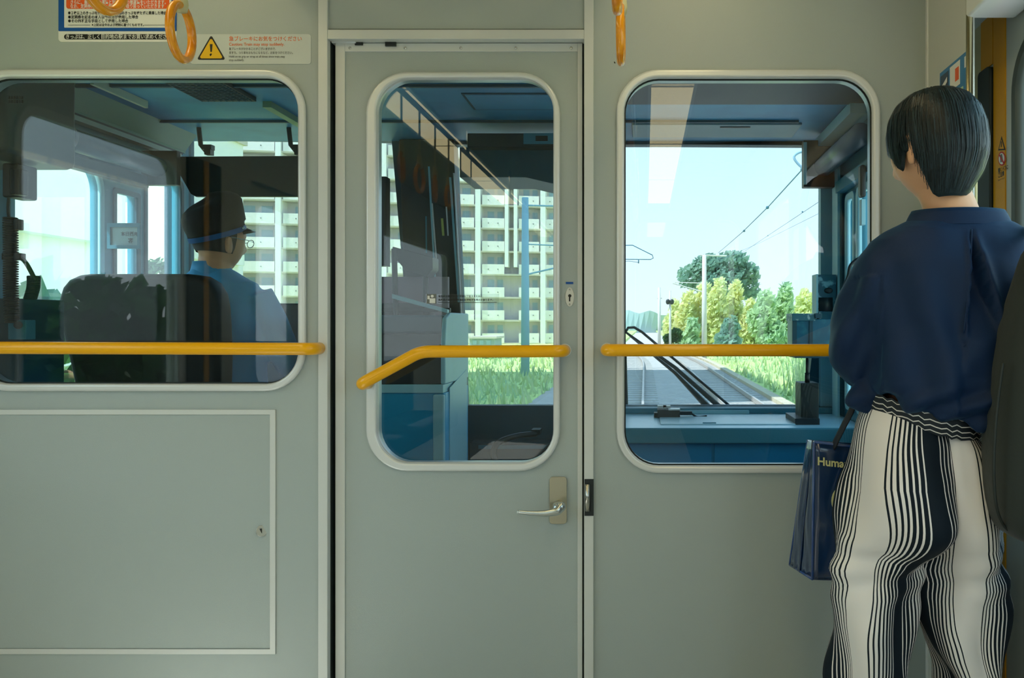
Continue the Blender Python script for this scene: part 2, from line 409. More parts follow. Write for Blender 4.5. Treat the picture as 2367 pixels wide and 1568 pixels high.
names = {(-.99, 0): 'orange ring strap hanger in front of the ticket notice, beside the warning sticker',
         (-.99, 1): 'orange ring strap hanger whose lower arc covers the orange part of the ticket notice',
         (-.051, 0): 'lower of two orange ring strap hangers seen edge on, above the right window',
         (-.051, 1): 'higher of two orange ring strap hangers seen edge on, above the right window'}
for X, L in gx:
    for i, (y, z, yw) in enumerate(L):
        hanger('strap_hanger', X, y, z, names[(X, i)], 'strap hangers', yaw=yw)
for X in (-.99, -.051):
    for k in range(1, 8):
        y = 1.57-k*.28
        hanger('strap_hanger', X, y, EYE+.64, '%s ring strap hanger back along the %s ceiling rail, seen reflected' % (('third', 'fourth', 'fifth', 'sixth', 'seventh', 'eighth', 'ninth')[k-1], 'left' if X < -.5 else 'right'), 'strap hangers further back', yaw=random.uniform(-.2, .2))
    r_ = thing('strap_rail', (X, 2.19, RZ0+.015), 'steel ceiling rail carrying the %s row of strap hangers' % ('left' if X < -.5 else 'right'), 'rail')
    m = MB(); m.tube([(X, YB, RZ0+.02), (X, -3.5, RZ0+.02)], .012, 12); m.build('rail_tube', CHROME, r_, smooth=True)
    for y in (1.2, -.3, -1.8, -3.2):
        MB().tube([(X, y, RZ0+.02), (X, y, ZC)], .009, 10).build('rail_bracket', CHROME, r_)

# ------------------------------------------------------------------ notices on the bulkhead
po = thing('ticket_notice', W(271, 97, YB), 'blue-bordered ticket notice with orange panel and Japanese text above the left window', 'notice')
Yp = YB-.0012
plate('notice_sheet', [prr(135, -170, 408, 97, Yp, 8)], Yp, YB-.0002, WHITE, po)
Yq = Yp-.0006
plate('blue_border', [prr(135, -168, 408, 72, Yq, 2), prr(148, -155, 396, 64, Yq, 2)], Yq, Yp, BLUE, po)
plate('orange_panel', [prr(153, -100, 391, 20, Yq, 6)], Yq, Yp, ORANGE, po)
plate('black_bar', [prr(148, 79, 396, 91, Yq, 6)], Yq, Yp, INK, po)
Ys = Yq-.0004
for (t_, x, y, s_, m_, k_) in (('さらに、乗車区間の運賃と別に２倍の増運賃をいただきます。', 162, 9, .0118, WHITE, .76), ('なお、定期券は回収し、無効として取り扱っていただきます', 162, 18, .0112, WHITE, .80),
        ('●２枚以上のきっぷを使用し、途中区間のきっぷを持たずに乗車した場合', 157, 33, .0096, INK, .80), ('●定期券を記名の本人以外の方が使用した場合', 157, 42.5, .0096, INK, .9), ('●その他不正な手段として使用した場合', 157, 51.5, .0096, INK, .9),
        ('※上記は法令および規則に基づくものです。', 212, 60, .0078, INK, .9), ('きっぷは、正しく目的地の駅までお買い求めください。', 151, 89, .0132, WHITE, .86)):
    text(t_, s_, m_, W(x, y, Ys), po, sx=k_, bold=.00018)
MB().pbox(157, 57.5, 208, 58.2, Ys, Yq).build('rule_line', INK, po); MB().pbox(333, 57.5, 388, 58.2, Ys, Yq).build('rule_line', INK, po)

ws = thing('warning_sticker', W(583, 148, YB), 'white sticker with yellow warning triangle and orange heading beside the ticket notice', 'sticker')
plate('sticker_sheet', [prr(440, 79, 719, 148, Yp, 7)], Yp, YB-.0002, STICK, ws)
def tri(cx, cy, s, Y):   # rounded triangle, centre px, half side px
    P = []
    for a in (90, 210, 330):
        vx, vy = cx+s*math.cos(R(a)), cy-s*math.sin(R(a))
        for k in range(-2, 3):
            t = R(a+k*28); P.append((PX(vx*.0+(cx+(s-5)*math.cos(R(a)))+3.2*math.cos(t), Y), PZ((cy-(s-5)*math.sin(R(a)))-3.2*math.sin(t), Y)))
    return P
plate('triangle_border', [tri(488, 119, 37, Yq)], Yq, Yp, INK, ws)
plate('triangle_field', [tri(488, 119, 30.5, Ys)], Ys, Yq, WARN, ws)
ex = MB(); Yt = Ys-.0004
ex.prism([W(484.8, 102, Yt), W(491.2, 102, Yt), W(489.6, 120, Yt), W(486.4, 120, Yt)], (0, .0004, 0)); ex.tube([W(488, 127, Yt), W(488, 127, Ys)], .0034, 14)
ex.build('exclamation_mark', INK, ws)
for (t_, x, y, s_, m_, k_) in (('急ブレーキにお気をつけください', 529, 94, .0136, INKO, .92), ('Caution: Train may stop suddenly.', 529, 105.5, .0108, INKO, .95),
        ('急ブレーキがかかることがございますので、', 529, 115.5, .0076, INKG, .82), ('手すり、つり革をおもちになるなど、お気をつけください。', 529, 124.5, .0076, INKG, .82),
        ('Hold on to grip or strap at all times since train may', 529, 133, .0080, INKG, .86), ('stop suddenly.', 529, 141, .0080, INKG, .86)):
    text(t_, s_, m_, W(x, y, Yq), ws, sx=k_, bold=.0001)

# ================================================================== side walls, floor, ceiling of the car
fl = MB().box((XL-.05, -4.2, -.05), (XR+.12, 3.9, 0)).build('floor', FLOOR); fl['kind'] = 'structure'
cl = MB().box((XL-.05, -4.2, ZC), (XR+.12, YT, ZC+.04)).build('ceiling', CEIL); cl['kind'] = 'structure'
bw = MB().box((XL-.05, -4.25, 0), (XR+.12, -4.2, ZC)).build('wall_back', PAINTW); bw['kind'] = 'structure'
def yz(y0, z0, y1, z1, r): return rrect(y0, z0, y1, z1, r)
lw = plate('wall_left', [[(-4.2, 0), (YB, 0), (YB, ZC), (-4.2, ZC)], yz(.86, .80, 1.78, 1.80, .09), yz(-1.16, .02, .20, 1.84, .02), yz(-3.95, .80, -1.45, 1.80, .09)],
           XL-.05, XL, PAINTW, axis='X'); lw['kind'] = 'structure'
for i, (a, b) in enumerate(((.86, 1.78), (-3.95, -1.45))):
    wr = struct('window_%d' % (3+i), (XL, (a+b)/2, .80))
    plate('window_frame', [yz(a-.02, .78, b+.02, 1.82, .11), yz(a+.01, .81, b-.01, 1.79, .08)], XL-.01, XL+.008, ALU, wr, axis='X')
    plate('window_pane', [yz(a, .80, b, 1.80, .09)], XL-.03, XL-.027, GLASS2, wr, axis='X')
def leaf(name, y0, y1, X, sgn, parent=None):
    r_ = struct(name, (X, (y0+y1)/2, 0))
    plate('door_leaf', [[(y0, .02), (y1, .02), (y1, 1.86), (y0, 1.86)], yz(y0+.12, .8, y1-.12, 1.74, .1)], X, X+.03*sgn, mat('door_skin', srgb(176, 182, 178), .4), r_, axis='X')
    plate('window_pane', [yz(y0+.11, .79, y1-.11, 1.75, .1)], X+.01*sgn, X+.013*sgn, GLASS2, r_, axis='X')
    return r_
leaf('door_2', -1.16, -.48, XL-.03, -1); leaf('door_3', -.48, .20, XL-.03, -1)
m = MB(); m.box((XL, .64, .02), (XL+.016, .68, 1.84)); m = m.build('trim_7', YPAINT); m['kind'] = 'structure'
m = MB(); m.box((XL, .52, .02), (XL+.012, .80, 1.84)); m = m.build('trim_8', RUBBER); m['kind'] = 'structure'

# right wall with the doorway
YJ = 1.905
rw = plate('wall_right', [[(-4.2, 0), (YB, 0), (YB, ZC), (-4.2, ZC)], [(.55, -.0), (YJ, -.0), (YJ, 1.81), (.55, 1.81)], yz(-1.1, .95, .2, 1.78, .09), yz(-3.8, .95, -2.4, 1.78, .09)],
           XR, XR+.009, PAINTW, axis='X'); rw['kind'] = 'structure'
for i, (a, b) in enumerate(((-1.1, .2), (-3.8, -2.4))):
    wr = struct('window_%d' % (6+i), (XR, (a+b)/2, .95))
    plate('window_frame', [yz(a-.02, .93, b+.02, 1.80, .11), yz(a+.01, .96, b-.01, 1.77, .08)], XR-.008, XR+.01, ALU, wr, axis='X')
    plate('window_pane', [yz(a, .95, b, 1.78, .09)], XR+.003, XR+.006, GLASS2, wr, axis='X')
m = MB().box((XR-.012, .50, 1.80), (XR+.10, YJ+.002, 1.875)).build('trim_9', ALU, bevel=.008); m['kind'] = 'structure'
# vertical steel edge of the doorway
m = MB().box((.831, .50, 1.852), (.86, 2.19, ZC)).build('trim_13', PAINTW); m['kind'] = 'structure'
gp = thing('grab_pole', (XR-.012, YJ-.005, 0), 'slim polished steel pole at the edge of the side doorway', 'pole')
MB().tube([(XR-.004, YJ-.004, 0), (XR-.004, YJ-.004, ZC)], .0075, 16).build('pole_tube', mat('warm_steel', srgb(200, 190, 150), .2, 1), gp, smooth=True)
XD = .83
def YX(px, X=XD): return X*F/(px-VX)
DS = mat('door_skin', srgb(176, 182, 178), .4)
l1 = struct('door_4', (XD, 2.1, 0))
plate('door_leaf', [[(YX(2270), .02), (2.19, .02), (2.19, 1.86), (YX(2270), 1.86)], yz(2.11, .75, 2.18, 1.62, .034)], XD, XD+.03, mat('door_skin_warm', srgb(196, 186, 140), .35, .4), l1, axis='X')
plate('window_pane', [yz(2.107, .745, 2.183, 1.625, .037)], XD+.012, XD+.015, GLASS2, l1, axis='X')
l2 = struct('door_5', (XD, 1.5, 0))
plate('door_leaf', [[(.5, .02), (YX(2270), .02), (YX(2270), 1.86), (.5, 1.86)], yz(1.22, .75, YX(2347), 1.74, .11), yz(.55, .75, 1.08, 1.74, .11)], XD, XD+.03, DS, l2, axis='X')
plate('window_frame', [yz(1.205, .735, YX(2347)+.012, 1.755, .12), yz(1.225, .755, YX(2347)-.006, 1.735, .105)], XD-.004, XD+.03, mat('bronze_window_gasket', srgb(60, 70, 66), .4), l2, axis='X')
plate('window_pane', [yz(1.21, .745, YX(2347)+.005, 1.745, .11)], XD+.012, XD+.015, GLASS2, l2, axis='X')
plate('window_pane', [yz(.545, .745, 1.085, 1.745, .11)], XD+.012, XD+.015, GLASS2, l2, axis='X')
MB().box((XD-.003, YX(2299), .02), (XD+.001, YX(2326), 1.86)).build('yellow_band', YPAINT, l2)
MB().box((XD-.003, YX(2270), 1.74), (XD+.001, YX(2297), 1.86)).build('yellow_band', YPAINT, l2)
plate('door_edge_rubber', [yz(YX(2298), .02, YX(2271), 1.735, .012)], XD-.012, XD, RUBBER, l2, axis='X')
# warning marks on the yellow band
xs = XD-.0036
def dec(name, poly, m_, dx=0): 
    MB().prism([(xs-dx, YX(p, xs), PZ(q, YX(p, xs))) for p, q in poly], (.0005, 0, 0)).build(name, m_, l2)
dec('warning_triangle', [(2315, 315), (2324, 347), (2307, 348)], INK)
dec('warning_triangle_field', [(2315, 323), (2321, 344), (2310, 344.5)], YPAINT, .0005)
dec('warning_stroke', [(2314.5, 327), (2316, 327), (2316, 340), (2314.5, 340)], INK, .001)
dec('prohibition_disc', [(2315.5+8.5*math.cos(R(t)), 367-16.5*math.sin(R(t))) for t in range(0, 360, 15)], mat('ink_red', srgb(190, 40, 30), .5))
dec('prohibition_field', [(2315.5+6.3*math.cos(R(t)), 367-13*math.sin(R(t))) for t in range(0, 360, 15)], WHITE, .0005)
dec('prohibition_hand', [(2312, 358), (2317, 356), (2319, 374), (2313, 376)], INKG, .001)
dec('prohibition_bar', [(2309.5, 358), (2311, 356), (2321.5, 375), (2320, 378)], MATS['ink_red'], .0014)
for (t_, py) in (('開くドアに', 400), ('ご注意', 411)):
    yy = YX(2307, xs); text(t_, .0125, INK, (xs, yy, PZ(py, yy)), l2, right=(0, -1, 0), sx=.9, bold=.0003)
yy = YX(2307, xs); text('Beware of doors', .006, INK, (xs, yy, PZ(419, yy)), l2, right=(0, -1, 0), sx=.9)

# poster on the right wall
pr = thing('wall_poster', (XR-.001, 2.0, 1.6), 'small blue advertising poster on the right side wall above the passenger\'s head', 'poster')
xw = XR-.0012
def wq(name, y0, z0, y1, z1, m_, k=0): MB().box((xw-k*.0004, y0, z0), (xw-k*.0004+.0006, y1, z1)).build(name, m_, pr)
wq('poster_sheet', 2.10, 1.56, 1.90, 1.735, mat('poster_blue', srgb(20, 120, 180), .3))
wq('picture_panel', 2.094, 1.645, 2.04, 1.725, mat('poster_navy', srgb(30, 60, 90), .4), 1)
wq('picture_panel', 2.030, 1.672, 1.965, 1.728, WHITE, 1)
wq('picture_panel', 1.995, 1.685, 1.972, 1.715, ORANGE, 2)
wq('picture_panel', 2.020, 1.625, 1.945, 1.662, mat('poster_pale', srgb(190, 210, 170), .4), 1)
wq('picture_panel', 1.985, 1.635, 1.958, 1.655, WARN, 2)
wq('picture_panel', 1.938, 1.70, 1.915, 1.725, WHITE, 1)
wq('picture_panel', 2.09, 1.60, 2.03, 1.635, WHITE, 1)
MB().prism([(xw-.001, 2.085, 1.66), (xw-.001, 2.05, 1.675), (xw-.001, 2.05, 1.69), (xw-.001, 2.085, 1.672)], (.0004, 0, 0)).build('picture_streak', WHITE, pr)
MB().prism([(xw-.001, 2.088, 1.685), (xw-.001, 2.048, 1.70), (xw-.001, 2.048, 1.712), (xw-.001, 2.088, 1.698)], (.0004, 0, 0)).build('picture_streak', WHITE, pr)

# ceiling lights
for X, s in ((-1.23, 'left'), (.132, 'right')):
    lt = thing('ceiling_light', (X, .5, ZC), 'warm fluorescent ceiling light strip along the %s side of the car' % s, 'light')
    m = MB(); m.box((X-.115, -3.8, ZC-.012), (X-.1, 2.0, ZC)); m.box((X+.1, -3.8, ZC-.012), (X+.115, 2.0, ZC)); m.build('light_frame', ALU, lt)
    for a, b in ((.42, 2.0), (-.88, .36), (-2.2, -.94), (-3.5, -2.26)):
        MB().box((X-.1, a, ZC-.008), (X+.1, b, ZC-.001)).build('diffuser', LAMP, lt)
# bench seats further back (seen reflected)
for X0, X1, y0, y1, lb in ((XL+.004, XL+.45, -2.4, -.75, 'long bench seat along the left wall behind the doors'), (XR-.45, XR-.004, -2.4, .3, 'long bench seat along the right wall')):
    sgn = 1 if X0 < -1 else -1; bx = X0 if sgn > 0 else X1
    t = thing('bench_seat', ((X0+X1)/2, (y0+y1)/2, 0), lb, 'bench')
    fab = mat('bench_moquette', srgb(60, 70, 78), .9, bump=(300, .5))
    MB().box((bx, y0, .30), (bx+.45*sgn, y1, .43)).build('seat_cushion', fab, t, bevel=.03)
    MB().box((bx, y0, .43), (bx+.09*sgn, y1, .85)).build('backrest', fab, t, bevel=.02)
    MB().box((bx, y0, .0), (bx+.34*sgn, y1, .30)).build('seat_box', PAINTW, t)
# ================================================================== driver's cab
CL, CR, YF, ZK = -1.98, .82, 3.72, 1.92
cf = MB().box((CL, YT, 1.915), (CR, YF, 1.95)).build('ceiling', CABC); cf['kind'] = 'structure'
# left cab wall with door window, narrow pane and quarter pane
lw2 = plate('wall_left', [[(YT, 0), (YF, 0), (YF, 1.92), (YT, 1.92)], yz(2.68, .78, 3.12, 1.70, .10), yz(3.20, .80, 3.345, 1.62, .01), yz(3.40, .80, 3.66, 1.72, .03)], CL-.04, CL, CABW, axis='X'); lw2['kind'] = 'structure'
for i, (a, b, z) in enumerate(((2.68, 3.12, 1.70), (3.20, 3.345, 1.62), (3.40, 3.66, 1.72))):
    wr = struct('window_%d' % (8+i), (CL, (a+b)/2, .78)); 
    plate('window_frame', [yz(a-.012, .77, b+.012, z+.012, (.11, .015, .03)[i]), yz(a+.006, .79, b-.006, z-.006, (.095, .008, .025)[i])], CL-.008, CL+.006, CABD if i else CABL, wr, axis='X')
    plate('window_pane', [yz(a, .78, b, z, .01)], CL-.025, CL-.022, GLASS2, wr, axis='X')
rw2 = plate('wall_right', [[(YT, 0), (YF, 0), (YF, 1.92), (YT, 1.92)], yz(2.55, .80, 3.02, 1.66, .05), yz(3.10, .80, 3.26, 1.62, .02), yz(3.33, .80, 3.44, 1.62, .02)], CR, CR+.04, CABW, axis='X'); rw2['kind'] = 'structure'
for i, (a, b, z) in enumerate(((2.55, 3.02, 1.66), (3.10, 3.26, 1.62), (3.33, 3.44, 1.62))):
    wr = struct('window_%d' % (11+i), (CR, (a+b)/2, .8))
    plate('window_frame', [yz(a-.02, .78, b+.02, z+.02, .03), yz(a+.005, .805, b-.005, z-.005, .02)], CR-.012, CR+.006, CABL, wr, axis='X')
    plate('window_pane', [yz(a, .80, b, z, .01)], CR+.02, CR+.023, GLASS2, wr, axis='X')
# front wall with three windscreens
ZS = PZ(937, YF)
def q(px, py): return (PX(px, YF), PZ(py, YF))
wfr = MB()
def fp(*pts): wfr.prism([Vector((p[0], YF, p[1])) for p in pts], (0, .06, 0))
wfr.box((CL, YF, 0), (CR, YF+.06, PZ(938, YF)))
wfr.prism([W(380, 318, YF), W(905, 325, YF), W(1052, 334, YF), W(1912, 334, YF), (CR, YF, 1.93), (CL, YF, 1.93)], (0, .06, 0))
wfr.prism([W(1560, 334, YF), W(1912, 318, YF), W(1912, 336, YF)], (0, .06, 0))
fp(q(380, 940), q(432, 940), q(432, 318), q(380, 318))
fp(q(925, 940), q(1078, 940), q(1052, 330), q(905, 320), q(932, 640))
fp(q(1400, 940), q(1419, 940), q(1419, 330), q(1400, 330))
fp(q(1862, 940), q(1930, 940), q(1930, 310), q(1912, 310), q(1900, 640))
wfr = wfr.build('wall_front', CABD); wfr['kind'] = 'structure'
for i, L in enumerate(([q(425, 945), q(931, 945), q(938, 640), q(911, 318), q(425, 312)], [q(1070, 940), q(1405, 940), q(1405, 330), q(1046, 330)], [q(1414, 940), q(1868, 945), q(1906, 640), q(1918, 312), q(1414, 330)])):
    w_ = plate('window_%d' % (14+i), [L], YF+.03, YF+.034, GLASS3); w_['kind'] = 'structure'
# right front pillar
cp = MB().prism([W(1897, 318, 3.68), W(1934, 318, 3.68), W(1934, 940, 3.68), W(1897, 940, 3.68)], (0, .05, 0)); cp.pbox(1936, 330, 1941, 1010, 3.5, 3.6)
cp = cp.build('trim_10', CABL); cp['kind'] = 'structure'
# gangway door block between left and centre screens
gd = thing('gangway_door', W(985, 1300, 3.66), 'dark slanted gangway door edge between the two windscreens, with reflections built as bright vertical strips', 'door')
m = MB(); m.prism([W(922, 322, 3.66), W(1048, 322, 3.66), W(1058, 560, 3.66), W(1076, 940, 3.66), W(960, 940, 3.66), W(934, 640, 3.66)], (0, .055, 0)); m.build('door_leaf', mat('cab_charcoal', srgb(34, 44, 48), .5), gd, bevel=.004)
for (a, b, c, e_, wd, mm) in ((989, 385, 1003, 640, 4, CABL), (997, 470, 1007, 600, 3, ALU), (1038, 410, 1058, 700, 5, CABL), (1047, 400, 1068, 800, 3, ALU), (1019, 505, 1022, 545, 5, mat('cab_yellow_reflection', srgb(200, 205, 110), .5)), (1030, 478, 1034, 545, 3, ALU), (983, 500, 984, 585, 3, CABW)):
    MB().prism([W(a, b, 3.655), W(a+wd, b, 3.655), W(c+wd, e_, 3.655), W(c, e_, 3.655)], (0, .006, 0)).build('door_reflection', mm, gd)  # reflections on the dark door, modelled as pale strips
m = MB(); m.prism([W(907, 570, 3.4), W(1000, 595, 3.4), W(1000, 622, 3.4), W(985, 640, 3.4), W(940, 628, 3.4), W(907, 590, 3.4)], (0, .1, 0)); m.tube([W(911, 575, 3.4), W(916, 770, 3.4)], .011, 10); m.tube([W(984, 600, 3.45), W(984, 770, 3.45)], .011, 10)
m.pbox(870, 712, 1040, 722, 3.42, 3.44)
m.build('door_arm', BLACKP, gd, bevel=.002)
MB().pbox(868, 408, 892, 615, 3.6, 3.66).build('door_post', BLACKP, gd)
m = MB(); m.prism([W(906, 680, 3.3), W(1034, 716, 3.3), W(1034, 724, 3.3), W(906, 690, 3.3)], (0, .03, 0)); m.build('door_cover', CABL, gd)
# mauve reflection, built as a flat panel
MB().pbox(870, 640, 1035, 775, 3.52, 3.55).build('mauve_reflection', mat('mauve_panel', srgb(150, 128, 140), .6), gd)

# route indicator above centre windscreen
ri = thing('route_indicator', W(1230, 425, 3.4), 'dark route indicator box hanging above the centre windscreen', 'box')
m = MB(); m.prism([W(1062, 340, 3.36), W(1400, 340, 3.36), W(1400, 430, 3.36), W(1275, 424, 3.36), W(1215, 410, 3.36), W(1062, 410, 3.36)], (0, .3, 0)); m.build('indicator_box', CABD, ri, bevel=.004)
MB().pbox(1080, 308, 1400, 340, 3.3, 3.62).build('indicator_header', mat('cab_charcoal', srgb(34, 44, 48), .5), ri, bevel=.003)
MB().pbox(1238, 314, 1266, 326, 3.296, 3.3).build('indicator_label', BLACKP, ri)
MB().pbox(1210, 308, 1280, 333, 3.298, 3.301).build('indicator_plate', CABW, ri)

# ceiling fittings
hs = thing('ceiling_hatch', W(1225, 290, 3.1), 'thin-edged hatch in the cab ceiling above the centre windscreen', 'hatch')
MB().box((-.62, 2.95, 1.910), (-.30, 3.15, 1.9149)).build('hatch_lid', CABC, hs); m = MB(); m.box((-.63, 2.94, 1.9115), (-.29, 3.16, 1.9149)); m.build('hatch_rim', CABD, hs)
m = MB(); m.box((-1.9, 2.83, 1.905), (.82, 2.845, 1.9149)); m.box((-1.9, 2.72, 1.908), (.82, 2.73, 1.9149)); m.box((-1.9, 2.69, 1.908), (.82, 2.695, 1.9149)); m.box((-1.9, 3.33, 1.905), (.6, 3.34, 1.9149)); m = m.build('trim_11', CABD); m['kind'] = 'structure'
m = MB(); m.box((-.12, YT+.001, 1.895), (.819, 3.02, 1.9149)); m = m.build('trim_12', mat('cab_charcoal', srgb(34, 44, 48), .5)); m['kind'] = 'structure'
for X in (.30, .32):
    pass
cpn = thing('ceiling_panel', W(1650, 300, 3.5), 'shallow recessed cover in the cab ceiling over the right windscreen', 'cover')
m = MB(); m.box((-.05, 3.37, 1.905), (.62, 3.60, 1.9149)); m.build('panel_cover', mat('cab_panel_grey', srgb(104, 140, 152), .5), cpn, bevel=.003)
m = MB(); m.box((.30, 3.40, 1.902), (.42, 3.415, 1.906)); m.build('panel_latch', BLACKP, cpn)
# vent
vt = thing('ceiling_vent', (-1.42, 2.75, 1.91), 'dark mesh ventilation grille in the cab ceiling', 'vent')
MB().box((-1.55, 2.50, 1.900), (-1.36, 3.0, 1.9149)).build('vent_frame', BLACKP, vt)
m = MB()
for k in range(24): m.box((-1.545, 2.51+k*.02, 1.897), (-1.365, 2.514+k*.02, 1.901))
for k in range(9): m.box((-1.545+k*.0215, 2.51, 1.897), (-1.542+k*.0215, 2.99, 1.901))
m.build('vent_mesh', CABD, vt)
# light box along left cove
lb = thing('cab_lamp', (-1.75, 2.9, 1.85), 'pale green lamp housing running along the top of the cab\'s left wall', 'lamp')
m = MB(); m.prism([(-1.975, 2.3, 1.838), (-1.93, 2.3, 1.838), (-1.93, 2.3, 1.848), (-1.88, 2.3, 1.9149), (-1.975, 2.3, 1.9149)], (0, 1.3, 0)); m.build('lamp_housing', CABG, lb)
m = MB(); m.box((-1.96, 2.3, 1.812), (-1.925, 3.56, 1.829)); m.build('lamp_edge', mat('cab_edge_pale', srgb(190, 200, 185), .4), lb)
MB().box((-1.96, 2.3, 1.829), (-1.93, 3.58, 1.838)).build('lamp_black_line', BLACKP, lb)  # thin black bar between the pale edge and the housing
MB().box((-1.78, 2.75, 1.890), (-1.768, 3.05, 1.9149)).build('lamp_tube', mat('cab_tube_off', srgb(225, 230, 200), .3), lb)
MB().box((-1.36, 3.05, 1.893), (-1.33, 3.55, 1.9149)).build('lamp_tube', mat('cab_tube_green', srgb(150, 178, 140), .4), lb)
# black cabinet top-left
sp_ = thing('speaker_cabinet', W(40, 320, 2.45), 'dark cab equipment cabinet with small vent slots at the upper left corner', 'cabinet')
m = MB(); m.box((-1.98, 2.30, 1.585), (-1.72, 2.60, 1.88)); m.build('cabinet_body', mat('cab_olive_dark', srgb(44, 66, 66), .5), sp_, bevel=.02)
m = MB()
for i in range(6):
    for j in range(2): m.pbox(20+i*6, 222+j*9, 23+i*6, 229+j*9, 2.297, 2.30)
m.build('vent_slots', BLACKP, sp_)
# roller blinds
def roller(name, p0, p1, r, label, ball=True):
    t = thing(name, p0, label, 'roller blind')
    MB().tube([p0, p1], r, 20).build('blind_roll', mat('cab_blind_dark', srgb(22, 64, 80), .35), t, smooth=True)
    a = Vector(p0); b = Vector(p1)
    if ball: MB().ball(a, r*1.25).build('roller_cap', BLACKP, t, smooth=True)
    return t
t = roller('roller_blind', (-1.905, 2.80, 1.735), (-1.905, 3.36, 1.735), .038, 'dark roller blind with ball end above the cab\'s left window')
MB().box((-1.97, 3.35, 1.665), (-1.83, 3.38, 1.80)).build('end_bracket', BLACKP, t, bevel=.003)
MB().box((-1.97, 2.70, 1.70), (-1.90, 2.75, 1.77)).build('end_bracket', BLACKP, t, bevel=.003)
MB().box((-1.975, 2.86, 1.655), (-1.945, 3.36, 1.70)).build('blind_housing', CABD, t)
bx = thing('junction_plate', W(345, 350, 3.5), 'pale perforated bracket plates beside the left windscreen corner', 'bracket')
MB().pbox(338, 324, 352, 372, 3.42, 3.44).build('bracket_plate', CABL, bx); MB().pbox(358, 332, 372, 368, 3.50, 3.52).build('bracket_plate', CABL, bx)
m = MB(); m.pbox(353, 323, 358, 395, 3.44, 3.48); m.pbox(346, 385, 370, 396, 3.44, 3.48); m.build('bracket_post', BLACKP, bx)
t = roller('roller_blind', (.745, 3.56, 1.775), (.745, 2.95, 1.775), .040, 'dark roller blind in a box bracket above the cab\'s right window', False)
m = MB(); m.box((.66, 3.555, 1.69), (.81, 3.60, 1.885)); m.build('end_bracket', BLACKP, t, bevel=.003)
MB().box((.66, 3.548, 1.70), (.672, 3.556, 1.875)).build('bracket_edge', CABL, t)
MB().box((.72, 3.0, 1.86), (.80, 3.6, 1.90)).build('blind_rail', CABL, t)
MB().box((.78, 2.95, 1.655), (.815, 3.5, 1.70)).build('blind_housing', CABW, t)
# sun visor and hangers over the left windscreen
sv = thing('sun_visor', W(540, 410, 3.45), 'large dark sun visor over the driver, above the cap', 'visor')
m = MB(); m.prism([W(392, 362, 3.46), W(720, 360, 3.46), W(720, 455, 3.40), W(452, 455, 3.40), W(440, 448, 3.40)], (0, .018, 0)); m.build('visor_panel', mat('visor_black', srgb(38, 46, 46), .35), sv, bevel=.003)
for x in (468, 676):
    m = MB(); m.tube([W(x-10, 262, 3.46), W(x-8, 300, 3.46), W(x-4, 335, 3.46), W(x+10, 352, 3.46)], .009, 10); m.pbox(x-2, 334, x+20, 345, 3.44, 3.47); m.pbox(x+4, 345, x+18, 357, 3.44, 3.47)
    m.build('visor_arm', BLACKP, sv)
m = MB(); m.pbox(432, 278, 720, 292, 3.44, 3.56); m.build('visor_rail', BLACKP, sv)
MB().pbox(640, 226, 695, 250, 3.2, 3.3).build('visor_block', CABD, sv); MB().pbox(395, 200, 425, 216, 3.0, 3.05).build('visor_block', CABD, sv)

# handset with coiled cord, left edge
hd = thing('handset', W(25, 460, 2.45), 'black radio handset hanging with a thick coiled cord at the left edge of the cab', 'handset')
m = MB(); m.pbox(4, 376, 42, 456, 2.44, 2.52); m.pbox(20, 388, 44, 450, 2.42, 2.46); m.build('handset_body', BLACKP, hd, bevel=.006)
m = MB(); m.tube(catmull([W(20, 456, 2.46), W(19, 490, 2.46), W(24, 515, 2.46)]), .004, 8); m.build('thin_cord', BLACKP, hd)
m = MB(); P_ = catmull([W(24, 505, 2.46), W(25, 600, 2.46), W(25, 690, 2.46), W(28, 745, 2.46)], 10)
m.tube(P_, .0125, 12)
for i in range(44):
    c = P_[0].lerp(P_[-1], i/43); c = Vector((P_[min(int(i/43*(len(P_)-1)), len(P_)-1)].x, c.y, c.z))
    m.tube([c+Vector((.0165*math.cos(k*math.pi/5), .0165*math.sin(k*math.pi/5), 0)) for k in range(10)], .0028, 6, closed=True)
m.build('coiled_cord', BLACKP, hd, smooth=True)
m = MB(); m.tube(catmull([W(38, 594, 2.46), W(55, 602, 2.46), W(70, 625, 2.46), W(82, 650, 2.46)]), [.006]*18+[.0085], 10); P_ = catmull([W(78, 640, 2.47), W(77, 665, 2.47), W(70, 690, 2.47)], 8)
m.tube(P_, .011, 12)
for c in P_: m.tube([c+Vector((.0145*math.cos(k*math.pi/5), .0145*math.sin(k*math.pi/5), 0)) for k in range(10)], .0028, 6, closed=True)
m.build('branch_hose', BLACKP, hd, smooth=True)
MB().pbox(3, 585, 46, 601, 2.45, 2.475).build('cord_clip', BLACKP, hd, bevel=.002); MB().pbox(30, 506, 41, 531, 2.45, 2.475).build('cord_clip', BLACKP, hd, bevel=.002)
eq = thing('equipment_box', W(30, 790, 2.5), 'teal control box with round dial at the lower left of the cab', 'box')
MB().pbox(-20, 690, 42, 900, 2.5, 2.7).build('box_body', CABD, eq, bevel=.004)
MB().pbox(18, 740, 60, 785, 2.46, 2.5).build('dial_plate', CABW, eq, bevel=.002)
MB().tube([W(42, 752, 2.45), W(42, 752, 2.461)], .011, 18).build('dial', BLACKP, eq)
